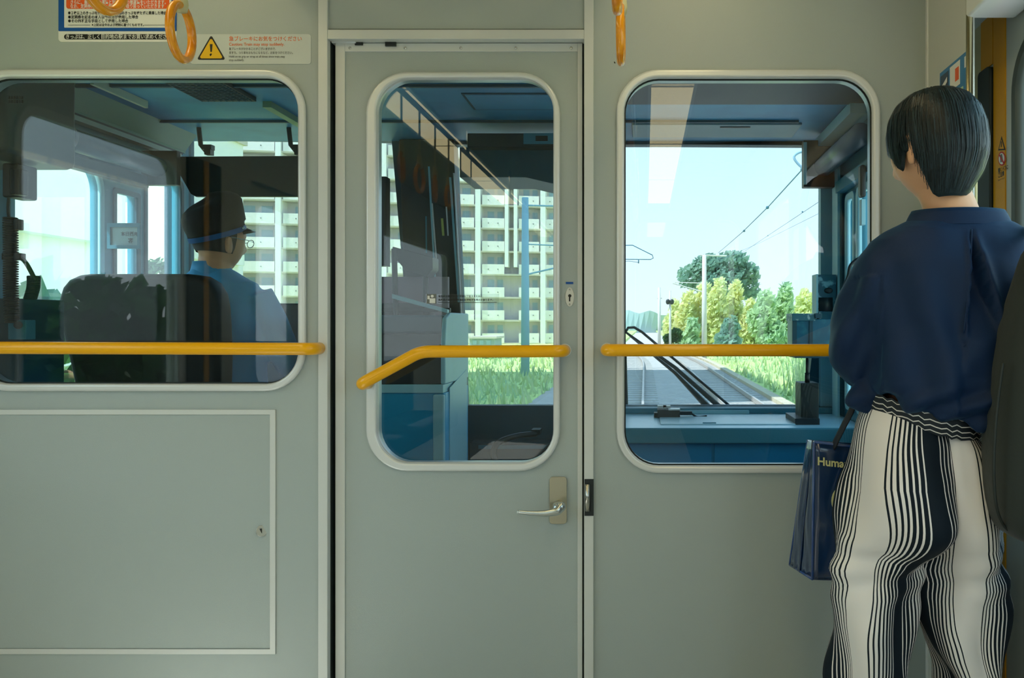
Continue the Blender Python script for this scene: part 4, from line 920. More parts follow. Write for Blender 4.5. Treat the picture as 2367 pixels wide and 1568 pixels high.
# buildings on the left; the tall one is added to shade the near track
def block(x0, x1, y0, y1, h, label, nx, nz, mm):
    t = thing('apartment_block', ((x0+x1)/2, (y0+y1)/2, ZG-.2), label, 'building')
    MB().box((x0, y0, ZG-.3), (x1, y1, ZG+h)).build('wall', mm, t)
    MB().box((x0-.3, y0-.3, ZG+h), (x1+.3, y1+.3, ZG+h+.4)).build('roof', AE, t)
    for i in range(nx):
        for j in range(nz):
            cx = x0+(x1-x0)*(i+.5)/nx; zz = ZG+1.4+(h-2)*(j)/nz
            f_ = MB().box((cx-.8, y0-.08, zz), (cx+.8, y0+.02, zz+1.5)).build('window', AC, t)
            MB().box((cx-.7, y0-.10, zz+.1), (cx+.7, y0-.06, zz+1.4)).build('pane', AG, f_)
    for j in range(nz):
        zz = ZG+1.4+(h-2)*j/nz; MB().box((x1-.02, y0+1, zz-.5), (x1+.6, y1-1, zz+.5)).build('balcony', AC, t)
block(-36, -20, 16, 33, 41, 'tall pale building added on the left to shade the near track', 4, 9, AW)
block(-62, -37.5, 66, 80, 19, 'white low-rise block far behind the cab\'s left door window', 5, 5, mat('block_white', srgb(235, 236, 236), .8))
sd_ = thing('trackside_hut', W(1112, 800, 60), 'small pale trackside hut at the foot of the apartment block', 'hut')
MB().pbox(1085, 782, 1143, 812, 60, 63).build('hut_wall', mat('hut_grey', srgb(160, 178, 180), .8), sd_)
MB().pbox(1080, 778, 1148, 783, 59.8, 63.2).build('hut_roof', AE, sd_)
for i in range(3): MB().pbox(1092+i*16, 787, 1102+i*16, 797, 59.95, 60).build('hut_window', AG, sd_)
# ================================================================== people
SKIN = mat('skin', srgb(232, 178, 138), .5, bump=(400, .1))
SKIN.node_tree.nodes['Principled BSDF'].inputs['Subsurface Weight'].default_value = .1
SKIN.node_tree.nodes['Principled BSDF'].inputs['Subsurface Radius'].default_value = (.02, .008, .004)

def head_into(mb, c, yaw, pitch, s=1.0, ears=True):
    """c: centre of the head, face looks along +y turned by yaw (towards -x) and pitched down"""
    M = Matrix.Rotation(yaw, 3, 'Z') @ Matrix.Rotation(-pitch, 3, 'X'); c = Vector(c)
    def g(v, m0, sg): return math.exp(-((v[0]-m0[0])/sg[0])**2-((v[1]-m0[1])/sg[1])**2)
    rings = []
    N = 48
    for i in range(1, 40):
        th = math.pi*i/40; ring = []
        for k in range(N):
            ph = 2*math.pi*k/N
            x = math.sin(th)*math.cos(ph); y = math.sin(th)*math.sin(ph); z = math.cos(th)
            X, Y, Z = x*.075, y*.092, z*.115
            if Z < 0:
                t = -Z/.115; X *= 1-.30*t**1.4
                if Y < 0: Y *= 1-.42*t
                else: Y *= 1-.10*t
            if y > .15:
                f = min(1, (y-.15)/.35)
                a = X; b = Z
                Y += f*(.022*g((a, b), (0, -.022), (.012, .018))+.007*g((a, b), (0, .006), (.009, .024))
                        - .011*g((a, b), (-.032, .006), (.017, .013))-.011*g((a, b), (.032, .006), (.017, .013))
                        + .005*g((a, b), (-.032, .005), (.010, .007))+.005*g((a, b), (.032, .005), (.010, .007))
                        + .006*g((a, b), (0, -.054), (.022, .006))-.003*g((a, b), (0, -.060), (.022, .0025))+.006*g((a, b), (0, -.067), (.018, .006))
                        + .009*g((a, b), (0, -.096), (.022, .016))+.004*g((a, b), (0, .026), (.045, .010)))
            ring.append(c+(M@Vector((X, Y, Z)))*s)
        rings.append(ring)
    mb.rings(rings)
    if ears:
        for sx_ in (-1, 1):
            pts = []
            for k in range(11):
                t = R(-70+k*25); pts.append(c+(M@Vector((sx_*(.080+.008*math.sin(k/10*math.pi)), -.012-.014*math.cos(t-R(50))*.9, -.026+.028*math.sin(t))))*s)
            mb.tube(pts, [.004+.003*math.sin(k/10*math.pi) for k in range(11)], 8)
            mb.ball(c+(M@Vector((sx_*.077, -.012, -.030)))*s, (.010, .016, .027), 12, 8)
    return M

def limb(mb, pts, rs, n=14, k=6):
    P = catmull(pts, k); m = len(rs)-1; RR = []
    for i in range(len(P)):
        t = i/(len(P)-1)*m; j = min(int(t), m-1); f_ = t-j; RR.append(rs[j]+(rs[j+1]-rs[j])*f_)
    mb.tube(P, RR, n)

def hand_into(mb, wrist, d, up, side, curl=.5, s=1.0):
    """wrist point, pointing direction d, back-of-hand normal up, side +1/-1 where the thumb is"""
    d = Vector(d).normalized(); up = Vector(up); up = (up-d*up.dot(d)).normalized(); r_ = d.cross(up)*side
    w_ = Vector(wrist)
    palm = []
    for t, hw, ht in ((0, .024, .017), (.025, .032, .016), (.055, .039, .014), (.085, .038, .012)):
        c = w_+d*t*s; palm.append([c+(r_*hw*math.cos(2*math.pi*k/14)+up*ht*math.sin(2*math.pi*k/14))*s for k in range(14)])
    mb.rings(palm)
    for i, (o_, ln) in enumerate(((.029, .068), (.010, .076), (-.010, .070), (-.028, .054))):
        p = w_+(d*.082+r_*o_)*s; dd = d.copy(); P = [p-d*.02]; P.append(p)
        for j, f_ in enumerate((.45, .30, .25)):
            dd = (dd-up*(curl*(.5+.35*j))).normalized(); p = p+dd*ln*f_*s; P.append(p)
        limb(mb, P, [.0095, .0095, .0088, .0080, .0065], 10, 3)
    b = w_+(d*.022+r_*.022)*s
    P = [b, b+(d*.020+r_*.022-up*.006)*s, b+(d*.042+r_*.032-up*.018)*s, b+(d*.062+r_*.030-up*.028)*s]
    limb(mb, P, [.014, .0125, .0105, .008], 10, 3)

# ---------------------------------------------------------------- the passenger
YW = 1.75
wm = thing('person', (PX(2150, YW), YW, 0), 'standing passenger seen from behind, short black hair, navy blouse and black and white striped trousers', 'person')
HC = W(2152, 336, 1.742); YAW, PIT = R(31), R(16)
B = MB()
MH = head_into(B, HC, YAW, PIT)
limb(B, [W(2166, 405, 1.745), W(2186, 455, 1.738), W(2206, 520, 1.735), W(2210, 560, 1.74)], [.054, .050, .056, .075], 20)
def sec(tab, Y0, n=28, tilt=0):   # body sections: (py, xL, xR, depth half, y shift)
    rg = []
    for (py, a, b, dp, ys) in tab:
        c = W((a+b)/2, py, Y0); hw = (b-a)/2*Y0/F
        rg.append([Vector((c.x+hw*math.cos(2*math.pi*k/n), Y0+ys+dp*math.sin(2*math.pi*k/n), c.z-tilt*hw*math.cos(2*math.pi*k/n))) for k in range(n)])
    return rg
B.rings(sec([(520, 2140, 2270, .055, -.01), (552, 2090, 2325, .070, 0), (600, 2055, 2355, .090, 0), (700, 2040, 2360, .105, 0), (820, 2050, 2340, .10, 0), (940, 2040, 2300, .10, 0), (1060, 2010, 2290, .115, 0), (1150, 2000, 2285, .12, 0), (1230, 2010, 2280, .10, 0)], YW))
for s_, (hx, kx, ax) in ((-1, (2075, 2030, 2012)), (1, (2222, 2246, 2246))):
    limb(B, [W(hx, 1190, YW), W(kx, 1500, YW+.01), W(ax, 1750, YW-.015), W(ax, 1925, YW-.01)], [.080, .048, .045, .032], 18)
    limb(B, [W(ax, 1935, YW-.03), W(ax-2, 1975, YW+.03), W(ax-4, 1988, YW+.12), W(ax-4, 1992, YW+.17)], [.036, .036, .030, .020], 14)
# arms: left down to the elbow then forward to the chest, right likewise
limb(B, [W(2110, 600, YW), W(2035, 670, YW+.01), W(1990, 760, YW+.03), W(1975, 840, YW+.05)], [.050, .044, .038, .036], 14)
el = W(1975, 840, YW+.05); wr_ = Vector((el.x+.09, el.y+.17, el.z+.055))
limb(B, [el, el+Vector((.01, .05, -.005)), (el+wr_)/2+Vector((.01, .02, 0)), wr_], [.036, .036, .030, .023], 14)
hand_into(B, wr_, (.5, .6, .45), (-.3, -.5, .8), 1, .45)
limb(B, [W(2320, 560, YW), W(2365, 650, YW+.01), W(2372, 760, YW+.03), W(2370, 850, YW+.05)], [.050, .044, .038, .036], 14)
er = W(2370, 850, YW+.05); w2 = Vector((er.x-.13, er.y+.15, er.z+.05))
limb(B, [er, er+Vector((-.01, .05, 0)), (er+w2)/2+Vector((0, .02, 0)), w2], [.036, .036, .030, .023], 14)
hand_into(B, w2, (-.5, .6, .45), (.3, -.5, .8), -1, .45)
blend(B, 'body', SKIN, wm, .0042, 4)

# hair ------------------------------------------------------------
HAIRM = bpy.data.materials.new('black_hair'); HAIRM.use_nodes = True
b_ = HAIRM.node_tree.nodes['Principled BSDF']; b_.inputs['Base Color'].default_value = (.012, .022, .026, 1); b_.inputs['Roughness'].default_value = .55; b_.inputs['Specular IOR Level'].default_value = .2
MATS['black_hair'] = HAIRM
HAIRS = bpy.data.materials.new('hair_strand'); HAIRS.use_nodes = True; n = HAIRS.node_tree; b_ = n.nodes['Principled BSDF']; b_.inputs['Roughness'].default_value = .42
g_ = n.nodes.new('ShaderNodeNewGeometry'); c_ = n.nodes.new('ShaderNodeValToRGB'); b_.inputs['Specular IOR Level'].default_value = .3; c_.color_ramp.elements[0].color = (.006, .011, .013, 1); c_.color_ramp.elements[1].color = (.022, .046, .058, 1)
c_.color_ramp.elements[0].position = .3; n.links.new(g_.outputs['Random Per Island'], c_.inputs[0]); n.links.new(c_.outputs[0], b_.inputs['Base Color'])
PROF = [(.109, 0), (.1075, .22), (.099, .50), (.081, .76), (.054, .93), (.022, 1.0), (-.012, 1.01), (-.045, .965), (-.075, .86), (-.100, .70), (-.118, .585)]
PL = [0]
for a, b in zip(PROF, PROF[1:]): PL.append(PL[-1]+math.hypot(b[0]-a[0], (b[1]-a[1])*.105))
def prof(t):
    L_ = t*PL[-1]
    for i in range(len(PL)-1):
        if L_ <= PL[i+1]:
            f_ = (L_-PL[i])/(PL[i+1]-PL[i]); return PROF[i][0]+(PROF[i+1][0]-PROF[i][0])*f_, PROF[i][1]+(PROF[i+1][1]-PROF[i][1])*f_
    return PROF[-1]
HM = Matrix.Rotation(YAW, 3, 'Z') @ Matrix.Rotation(-R(7), 3, 'X')
def hend(az):
    """how far the hair reaches; az = degrees away from the face direction, + on the far side, - on the near (left) ear side"""
    a = abs((az+180) % 360-180); sgn = 1 if ((az+180) % 360-180) > 0 else -1
    if sgn > 0: tab = [(0, .58), (40, .62), (62, .70), (80, .78), (100, .90), (130, .965), (150, .97), (180, .985)]
    else: tab = [(0, .58), (35, .60), (55, .655), (66, .745), (74, .735), (82, .64), (96, .66), (105, .80), (114, .95), (126, .985), (180, .985)]
    return interp(tab, a)[0]
def hpt(az, t, off=0):
    z, r_ = prof(t); a = R(az)
    rx, ry = .089+off, (.099 if abs((az+180) % 360-180) > 90 else .097)+off
    # az 0 = +y (face); near side (-) = -x
    low = max(0, (t-.72)/.28)
    v = Vector((math.sin(a)*rx*r_, math.cos(a)*ry*r_-.012, z+off*.6))
    if math.cos(a) < 0: v.y += low*.010
    return HC+Vector((0, -.004, 0))+HM@v
H = MB(); NA = 96; rg = []
for j in range(1, 26):
    rg.append([hpt(360*k/NA, hend(360*k/NA)*j/25*1.0, -.002) for k in range(NA)])
H.rings(rg, caps=False); H.add([hpt(0, .005, -.001)]+rg[0], [(0, k+1, (k+1) % NA+1) for k in range(NA)])
# inner side so the shell has thickness
rg2 = [[hpt(360*k/NA, hend(360*k/NA)*j/25, -.010) for k in range(NA)] for j in range(14, 26)]
H.rings(rg2, caps=False)
k0 = len(H.v); H.add(rg[-1]+rg2[-1], [(k, (k+1) % NA, NA+(k+1) % NA, NA+k) for k in range(NA)])
hair = H.build('hair', HAIRM, wm, smooth=True)
rd = random.Random(5); ST = MB()
for i in range(3600):
    az = rd.uniform(0, 360); t1 = hend(az)*rd.uniform(.86, 1.012); t0 = rd.uniform(.02, .55) if rd.random() < .7 else .01
    off = rd.uniform(-.0005, .0035); dr = rd.gauss(0, 2.5); wd = rd.uniform(.0006, .0017); ph = rd.uniform(0, 6.28); n_ = 12
    fly = rd.random() < .02
    L_, Rr = [], []
    for k in range(n_+1):
        f_ = k/n_; t = t0+(t1-t0)*f_; aa = az+dr*f_+.7*math.sin(f_*5+ph)
        o_ = off+(.006*f_*f_ if fly else 0)+.0012*math.sin(f_*4+ph)
        p = hpt(aa, t, o_); q2 = hpt(aa+2, t, o_); s_ = (q2-p); s_ = s_.normalized() if s_.length > 1e-6 else Vector((1, 0, 0))
        ww = wd*(1-.75*f_)*(min(1, f_*5+.3)); L_.append(p-s_*ww); Rr.append(p+s_*ww)
    ST.add(L_+Rr, [(k, k+1, n_+1+k+1, n_+1+k) for k in range(n_)])
strands = ST.build('hair_strands', HAIRS, hair)

# blouse ----------------------------------------------------------
NAVY = bpy.data.materials.new('navy_crepe'); NAVY.use_nodes = True
b_ = NAVY.node_tree.nodes['Principled BSDF']; b_.inputs['Base Color'].default_value = (*srgb(7, 36, 70), 1); b_.inputs['Roughness'].default_value = .62; b_.inputs['Sheen Weight'].default_value = .15; b_.inputs['Sheen Roughness'].default_value = .4; b_.inputs['Sheen Tint'].default_value = (.2, .65, 1, 1)
b_.inputs['Specular IOR Level'].default_value = .25
n_ = NAVY.node_tree; tc_ = n_.nodes.new('ShaderNodeTexCoord'); nz_ = n_.nodes.new('ShaderNodeTexNoise'); nz_.inputs['Scale'].default_value = 900; bp_ = n_.nodes.new('ShaderNodeBump'); bp_.inputs['Strength'].default_value = .3; bp_.inputs['Distance'].default_value = .001
n_.links.new(tc_.outputs['Object'], nz_.inputs['Vector']); n_.links.new(nz_.outputs[0], bp_.inputs['Height']); n_.links.new(bp_.outputs[0], b_.inputs['Normal'])
T = MB()
def srings(tab, Y0, n=48, e=.85):
    rg = []
    for (py, a, b, dp, ys, tl) in tab:
        c = W((a+b)/2, py, Y0); hw = (b-a)/2*Y0/F; ring = []
        for k in range(n):
            t = 2*math.pi*k/n; cx, sy = math.cos(t), math.sin(t)
            cx = math.copysign(abs(cx)**e, cx); sy = math.copysign(abs(sy)**e, sy)
            ring.append(Vector((c.x+hw*cx, Y0+ys+dp*sy, c.z-tl*(cx-.45*cx*cx))))
        rg.append(ring)
    return rg
T.rings(srings([(512, 2095, 2325, .062, -.004, 0), (520, 2078, 2340, .075, -.004, 0), (538, 2042, 2366, .092, 0, 0), (560, 2012, 2388, .102, 0, 0), (610, 1994, 2402, .118, -.005, 0),
          (700, 1986, 2405, .135, -.01, .0), (790, 1990, 2400, .15, -.01, .0), (860, 1990, 2395, .16, -.012, .012), (915, 1992, 2372, .165, -.012, .022), (946, 1990, 2345, .158, -.010, .036), (964, 2008, 2318, .15, -.006, .038)], YW))
# left sleeve
def sleeve(pts):
    P = catmull([p[0] for p in pts], 6); m = len(pts)-1; rg = []
    for i, p in enumerate(P):
        t = i/(len(P)-1)*m; j = min(int(t), m-1); f_ = t-j; rx = pts[j][1]+(pts[j+1][1]-pts[j][1])*f_; ry = pts[j][2]+(pts[j+1][2]-pts[j][2])*f_
        d_ = (P[min(i+1, len(P)-1)]-P[max(i-1, 0)]).normalized(); u = Vector((0, 1, 0)); u = (u-d_*u.dot(d_)).normalized(); v_ = d_.cross(u)
        rg.append([p+v_*rx*math.cos(2*math.pi*k/28)+u*ry*math.sin(2*math.pi*k/28) for k in range(28)])
    T.rings(rg)
sleeve([(W(2090, 575, YW), .055, .085), (W(2052, 640, YW), .072, .095), (W(2018, 715, YW+.005), .076, .095), (W(1993, 780, YW+.015), .070, .088), (W(1972, 822, YW+.03), .052, .075), (W(1966, 850, YW+.045), .034, .058), (W(1975, 872, YW+.055), .020, .046)])
sleeve([(W(2320, 575, YW), .055, .085), (W(2345, 650, YW), .052, .095), (W(2355, 740, YW+.01), .052, .09), (W(2362, 820, YW+.03), .05, .08), (W(2368, 870, YW+.05), .045, .06)])
# hem point at the left
T.tube(catmull([W(2030, 905, YW-.02), W(1995, 925, YW-.02), W(1972, 940, YW-.02)], 5), [.05-.0038*i for i in range(11)], 14, flat=.7)
def folds(p, nr):
    px = VX+p.x*F/p.y; py = VY-(p.z-EYE)*F/p.y
    back = max(0, min(1, (YW-p.y)/.06+.2)); d_ = 0
    if 525 < py < 960:
        # inverted pleat at centre back
        f_ = min(1, (py-525)/60)*max(0, 1-max(0, py-820)/120)
        e1 = 2245+4*math.sin(py*.01)-(max(0, py-620))*.09
        e2 = 2250+max(0, py-545)*.31
        if py < 790:
            if px > e1 and px < e2: d_ -= .034*f_*max(0, min(1, (785-py)/130))*min(1, (px-e1)/4)*min(1, (e2-px)/6+.15)
            d_ += .008*math.exp(-((px-e1+3)/6)**2)*f_+.010*math.exp(-((px-e2-6)/12)**2)*f_
        # soft drape folds
        d_ += .0065*math.sin((px-py*.28)*.055+1.0)*min(1, (py-560)/200)*(px < e1)
        d_ += .0055*math.sin((px+py*.75)*.038)*max(0, min(1, (py-700)/140))
        d_ += .004*noise.noise(Vector((px*.012, py*.006, 0)))
    if py > 880: d_ += .007*math.sin((px*.35+py)*.11)*min(1, (py-880)/60)
    if px < 2040 and py > 640: d_ += .005*math.sin((px*1.1+py*.5)*.075)
    d_ += .0022*noise.noise(p*22)
    return p+nr*d_*(.35+.65*back)
blouse = blend(T, 'blouse', NAVY, wm, .005, 7, folds)
# standing collar band
cr_ = MB(); rg = []
for (py, a, b, dp, dz) in ((528, 2074, 2345, .078, 0), (516, 2090, 2330, .074, 0), (500, 2098, 2322, .070, 0), (490, 2104, 2316, .066, 0), (493, 2110, 2308, .060, 0), (512, 2112, 2306, .058, 0)):
    c = W((a+b)/2, py, YW); hw = (b-a)/2*YW/F
    rg.append([Vector((c.x+hw*math.cos(2*math.pi*k/48), YW-.008+dp*math.sin(2*math.pi*k/48), c.z-(.030*max(0, math.sin(2*math.pi*k/48))))) for k in range(48)])
cr_.rings(rg, caps=False); cr_.build('collar', NAVY, blouse, smooth=True)
MB().tube(catmull([W(2246, 530, YW-.096), W(2244, 600, YW-.124), W(2236, 690, YW-.146), W(2228, 770, YW-.155)], 6), .0016, 6).build('pleat_seam', NAVY, blouse, smooth=True)

# trousers --------------------------------------------------------
def stripe_mat(name, horiz=False):
    m = bpy.data.materials.new(name); m.use_nodes = True; n = m.node_tree; b = n.nodes['Principled BSDF']; b.inputs['Roughness'].default_value = .75; b.inputs['Specular IOR Level'].default_value = .2
    uv = n.nodes.new('ShaderNodeUVMap'); uv.uv_map = 'uv'; s_ = n.nodes.new('ShaderNodeSeparateXYZ'); n.links.new(uv.outputs[0], s_.inputs[0])
    # gentle waviness of the print, then repeat
    nz = n.nodes.new('ShaderNodeTexNoise'); nz.inputs['Scale'].default_value = 1; nz.inputs['Detail'].default_value = 1.5
    mp = n.nodes.new('ShaderNodeMapping'); mp.inputs['Scale'].default_value = (1.3, 5.5, 1); n.links.new(uv.outputs[0], mp.inputs[0]); n.links.new(mp.outputs[0], nz.inputs['Vector'])
    a1 = n.nodes.new('ShaderNodeMath'); a1.operation = 'MULTIPLY_ADD'; a1.inputs[1].default_value = .16; n.links.new(nz.outputs[0], a1.inputs[0]); n.links.new(s_.outputs[0], a1.inputs[2])
    fr_ = n.nodes.new('ShaderNodeMath'); fr_.operation = 'FRACT'; n.links.new(a1.outputs[0], fr_.inputs[0])
    def ramp(stops):
        c = n.nodes.new('ShaderNodeValToRGB'); c.color_ramp.interpolation = 'CONSTANT'; el_ = c.color_ramp.elements
        el_[0].position = 0; el_[0].color = (stops[0][1],)*3+(1,); el_[1].position = stops[1][0]; el_[1].color = (stops[1][1],)*3+(1,)
        for p, v in stops[2:]: x = el_.new(p); x.color = (v,)*3+(1,)
        n.links.new(fr_.outputs[0], c.inputs[0]); return c
    # one repeat: wide white, thin black lines getting thicker, wide black, thin white lines
    st = [(0, 1)]; pos = .17; wd_b, wd_w = .005, .020; full = []
    # black lines thickening
    x = .16
    for i in range(7):
        bw_ = .012+.003*i; ww_ = .030-.003*i; full.append((x, 0)); full.append((x+bw_, 1)); x += bw_+ww_
    full.append((x, 0)); xb = x; x += .15
    for i in range(7):
        ww_ = .010+.0032*i; bw_ = .032-.0034*i; full.append((x, 1)); full.append((x+ww_, 0)); x += ww_+bw_
    full.append((min(x, .985), 1))
    A = [(0, 1)]+[p for p in full if p[0] < .5]; Bv = [p for p in full if p[0] >= .5]
    lastv = A[-1][1]; Bs = [(0, lastv)]+Bv
    ra, rb = ramp(A[:32]), ramp(Bs[:32])
    gt = n.nodes.new('ShaderNodeMath'); gt.operation = 'GREATER_THAN'; gt.inputs[1].default_value = .5; n.links.new(fr_.outputs[0], gt.inputs[0])
    mx_ = n.nodes.new('ShaderNodeMix'); mx_.data_type = 'RGBA'; n.links.new(gt.outputs[0], mx_.inputs[0]); n.links.new(ra.outputs[0], mx_.inputs[6]); n.links.new(rb.outputs[0], mx_.inputs[7])
    cm = n.nodes.new('ShaderNodeMix'); cm.data_type = 'RGBA'; n.links.new(mx_.outputs[2], cm.inputs[0]); cm.inputs[6].default_value = (*srgb(16, 28, 38), 1); cm.inputs[7].default_value = (*srgb(238, 233, 230), 1)
    n.links.new(cm.outputs[2], b.inputs['Base Color'])
    return m
STR = stripe_mat('striped_print')
def leg(tab, name, ph, seam, parent):
    """tab rows: py, xL, xR, depth, yshift, butt bulge"""
    N = 72; rows = []
    M_ = 90; p0, p1 = tab[0][0], tab[-1][0]
    for i in range(M_+1):
        py = p0+(p1-p0)*(i/M_)**1.15; rows.append((py,)+tuple(smooth_interp(tab, py)))
    me_v, me_f, uvs = [], [], []
    for i, (py, a, b, dp, ys, bu) in enumerate(rows):
        c = W((a+b)/2, py, YW); hw = (b-a)/2*YW/F
        for k in range(N+1):
            t = 2*math.pi*k/N+math.pi/2 # start at back... closed with duplicate seam for uv
            cx, sy = math.cos(t), math.sin(t)
            X = c.x+hw*cx; Y = YW+ys+dp*sy
            if sy < 0: Y -= bu*(-sy)**1.5
            ff = min(1, max(0, (py-1010)/120))
            fo = .007*math.sin(t*5+py*.012+ph)*ff+.008*math.sin(t*3-py*.016+ph*2)*ff+.009*noise.noise(Vector((cx*2+ph, sy*2, py*.008)))*ff
            # creases under the seat
            if 1230 < py < 1420: fo += .006*math.sin(py*.085+cx*2.5)*math.exp(-((py-1300)/60)**2)*(sy < 0)
            me_v.append((X+cx*fo, Y+sy*fo, c.z-.03*cx*max(0, 1-(py-p0)/120)*(1 if True else 0)))
            uvs.append(((k/N)*3.0+ph+(.17*max(0, min(1, (1350-py)/250)) if seam > 0 else 0), (py-p0)/1131))
    for i in range(M_):
        for k in range(N): me_f.append((i*(N+1)+k, i*(N+1)+k+1, (i+1)*(N+1)+k+1, (i+1)*(N+1)+k))
    me = bpy.data.meshes.new(name); me.from_pydata(me_v, [], me_f); ul = me.uv_layers.new(name='uv')
    for l in me.loops: ul.data[l.index].uv = uvs[l.vertex_index]
    me.polygons.foreach_set('use_smooth', [True]*len(me.polygons)); me.update()
    o = link(name, me, STR, parent)
    so = o.modifiers.new('thick', 'SOLIDIFY'); so.thickness = .002; so.offset = -1
    return o
LT = [(962, 2008, 2185, .125, 0, 0), (1000, 1988, 2192, .135, 0, .014), (1060, 1972, 2198, .14, 0, .030), (1130, 1955, 2204, .142, 0, .046), (1190, 1944, 2202, .14, 0, .050), (1235, 1938, 2178, .13, 0, .030), (1265, 1934, 2140, .122, .004, .006),
      (1320, 1930, 2114, .115, .008, 0), (1420, 1927, 2102, .108, .005, 0), (1568, 1928, 2092, .105, 0, 0), (1750, 1932, 2090, .10, -.005, 0), (1955, 1938, 2078, .09, 0, 0)]
RT = [(985, 2098, 2256, .12, 0, 0), (1020, 2095, 2272, .13, 0, .012), (1080, 2095, 2284, .135, 0, .022), (1140, 2095, 2292, .135, 0, .028), (1200, 2100, 2300, .13, 0, .022), (1240, 2110, 2306, .125, .004, .010), (1290, 2118, 2313, .118, .010, 0),
      (1400, 2122, 2314, .110, .012, 0), (1480, 2145, 2308, .106, .01, 0), (1568, 2186, 2306, .104, .01, 0), (1750, 2182, 2310, .10, 0, 0), (1955, 2180, 2300, .09, 0, 0)]
trz = leg(LT, 'trouser_leg', -.25, 1, wm)
leg(RT, 'trouser_leg', .54, -1, wm)
# elastic waistband with its stripes running round
wb = MB(); rg = []; NW = 72
for j, (dz, sc) in enumerate(((0, 1.0), (.25, 1.03), (.5, 1.015), (.75, 1.035), (1, 1.0))):
    ring = []
    for k in range(NW):
        t = 2*math.pi*k/NW; cx, sy = math.cos(t), math.sin(t)
        px = 2130+cx*130; py = 966+cx*28-12*cx*cx+(dz-.5)*48
        c = W(px, py, YW); ring.append(Vector((c.x, YW-.002+.142*sy*sc, c.z+.0025*math.sin(k*2.6)*(sy < 0))))
    rg.append(ring)
wb.rings(rg, caps=False)
WBM = bpy.data.materials.new('waistband_print'); WBM.use_nodes = True; n = WBM.node_tree; b = n.nodes['Principled BSDF']; b.inputs['Roughness'].default_value = .75
WBO = wb.build('waistband', WBM, wm, smooth=True)
ul = WBO.data.uv_layers.new(name='uv'); NV = NW
for l in WBO.data.loops:
    i = l.vertex_index; ul.data[l.index].uv = ((i % NV)/NV, (i//NV)/4)
uvn = n.nodes.new('ShaderNodeUVMap'); uvn.uv_map = 'uv'; sx_ = n.nodes.new('ShaderNodeSeparateXYZ'); n.links.new(uvn.outputs[0], sx_.inputs[0])
cr2 = n.nodes.new('ShaderNodeValToRGB'); cr2.color_ramp.interpolation = 'CONSTANT'; E = cr2.color_ramp.elements; D_, L2 = srgb(16, 28, 38), srgb(220, 216, 210)
E[0].color = (*D_, 1); E[1].position = .1; E[1].color = (*L2, 1)
for p, c in ((.14, D_), (.38, L2), (.43, D_), (.62, L2), (.67, D_), (.84, L2), (.89, D_)): x = E.new(p); x.color = (*c, 1)
n.links.new(sx_.outputs[1], cr2.inputs[0]); n.links.new(cr2.outputs[0], b.inputs['Base Color'])

# shoes
for ax in (2012, 2240):
    m = MB(); cx = PX(ax-3, YW)
    m.rings([[Vector((cx+wx*math.cos(2*math.pi*k/16), YW-.075+ty, .004+max(0, zz+zz*math.sin(2*math.pi*k/16)))) for k in range(16)] for ty, wx, zz in ((0, .012, .02), (.01, .034, .034), (.08, .04, .042), (.16, .044, .034), (.24, .038, .024), (.275, .014, .014))])
    m.build('shoe', BLACKP, wm, smooth=True)

# ---- tote bag -----------------------------------------------------
YB2 = 1.86
tb = thing('tote_bag', W(1900, 1340, YB2), 'glossy navy shopping tote with pale yellow lettering hanging beside the striped trousers', 'bag')
TOTE = mat('tote_navy_vinyl', srgb(12, 44, 84), .22, coat=.8, bump=(14, .9))
TOTE2 = mat('tote_navy_edge', srgb(20, 66, 130), .25, coat=.6)
def tw(px, py, Y=YB2): return W(px, py, Y)
bm = bmesh.new()
# body: front panel, back panel, side gusset folding in
fr4 = [tw(1882, 1022), tw(2085, 1046), tw(2070, 1345), tw(1878, 1339)]
bk4 = [tw(1868, 1017, YB2+.10), tw(2050, 1030, YB2+.11), tw(2040, 1330, YB2+.11), tw(1826, 1306, YB2+.10)]
m = MB(); G = 14
def pan(a, b, c, d, bow, nrm):
    P = []
    for i in range(G+1):
        for j in range(G+1):
            u, v_ = i/G, j/G; p = (a*(1-u)+b*u)*(1-v_)+(d*(1-u)+c*u)*v_
            p = p+Vector(nrm)*(bow*math.sin(math.pi*u)*math.sin(math.pi*v_)+.004*noise.noise(Vector((u*4, v_*5, bow*90)))*math.sin(math.pi*u)**.5*min(1, v_*2+.15)); P.append(p)
    m.add(P, [(i*(G+1)+j, (i+1)*(G+1)+j, (i+1)*(G+1)+j+1, i*(G+1)+j+1) for i in range(G) for j in range(G)])
pan(*fr4, .006, (0, -1, 0)); pan(bk4[1], bk4[0], bk4[3], bk4[2], .01, (0, 1, 0))
mid_t = (fr4[0]+bk4[0])/2+Vector((.004, 0, 0)); mid_b = (fr4[3]+bk4[3])/2+Vector((-.002, 0, -.002))
pan(bk4[0], mid_t, mid_b, bk4[3], .004, (-1, 0, 0)); pan(mid_t, fr4[0], fr4[3], mid_b, .004, (-1, 0, 0))
pan(fr4[1], bk4[1], bk4[2], fr4[2], .006, (1, 0, 0)); pan(fr4[3], fr4[2], bk4[2], bk4[3], .002, (0, 0, -1))
body = m.build('bag_body', TOTE, tb, smooth=True)
so = body.modifiers.new('t', 'SOLIDIFY'); so.thickness = .002
for a, b in ((fr4[0], fr4[3]), (bk4[0], bk4[3]), (fr4[3], bk4[3]), (fr4[0], fr4[1])):
    MB().tube([a, (a+b)/2, b], .0032, 8).build('piping', TOTE2, tb, smooth=True)
text('Human&', .0245, mat('tote_print', srgb(206, 206, 150), .5), tw(1889, 1075, YB2-.0075), tb, bold=.0007, right=(1, 0, -.10), sx=.98)
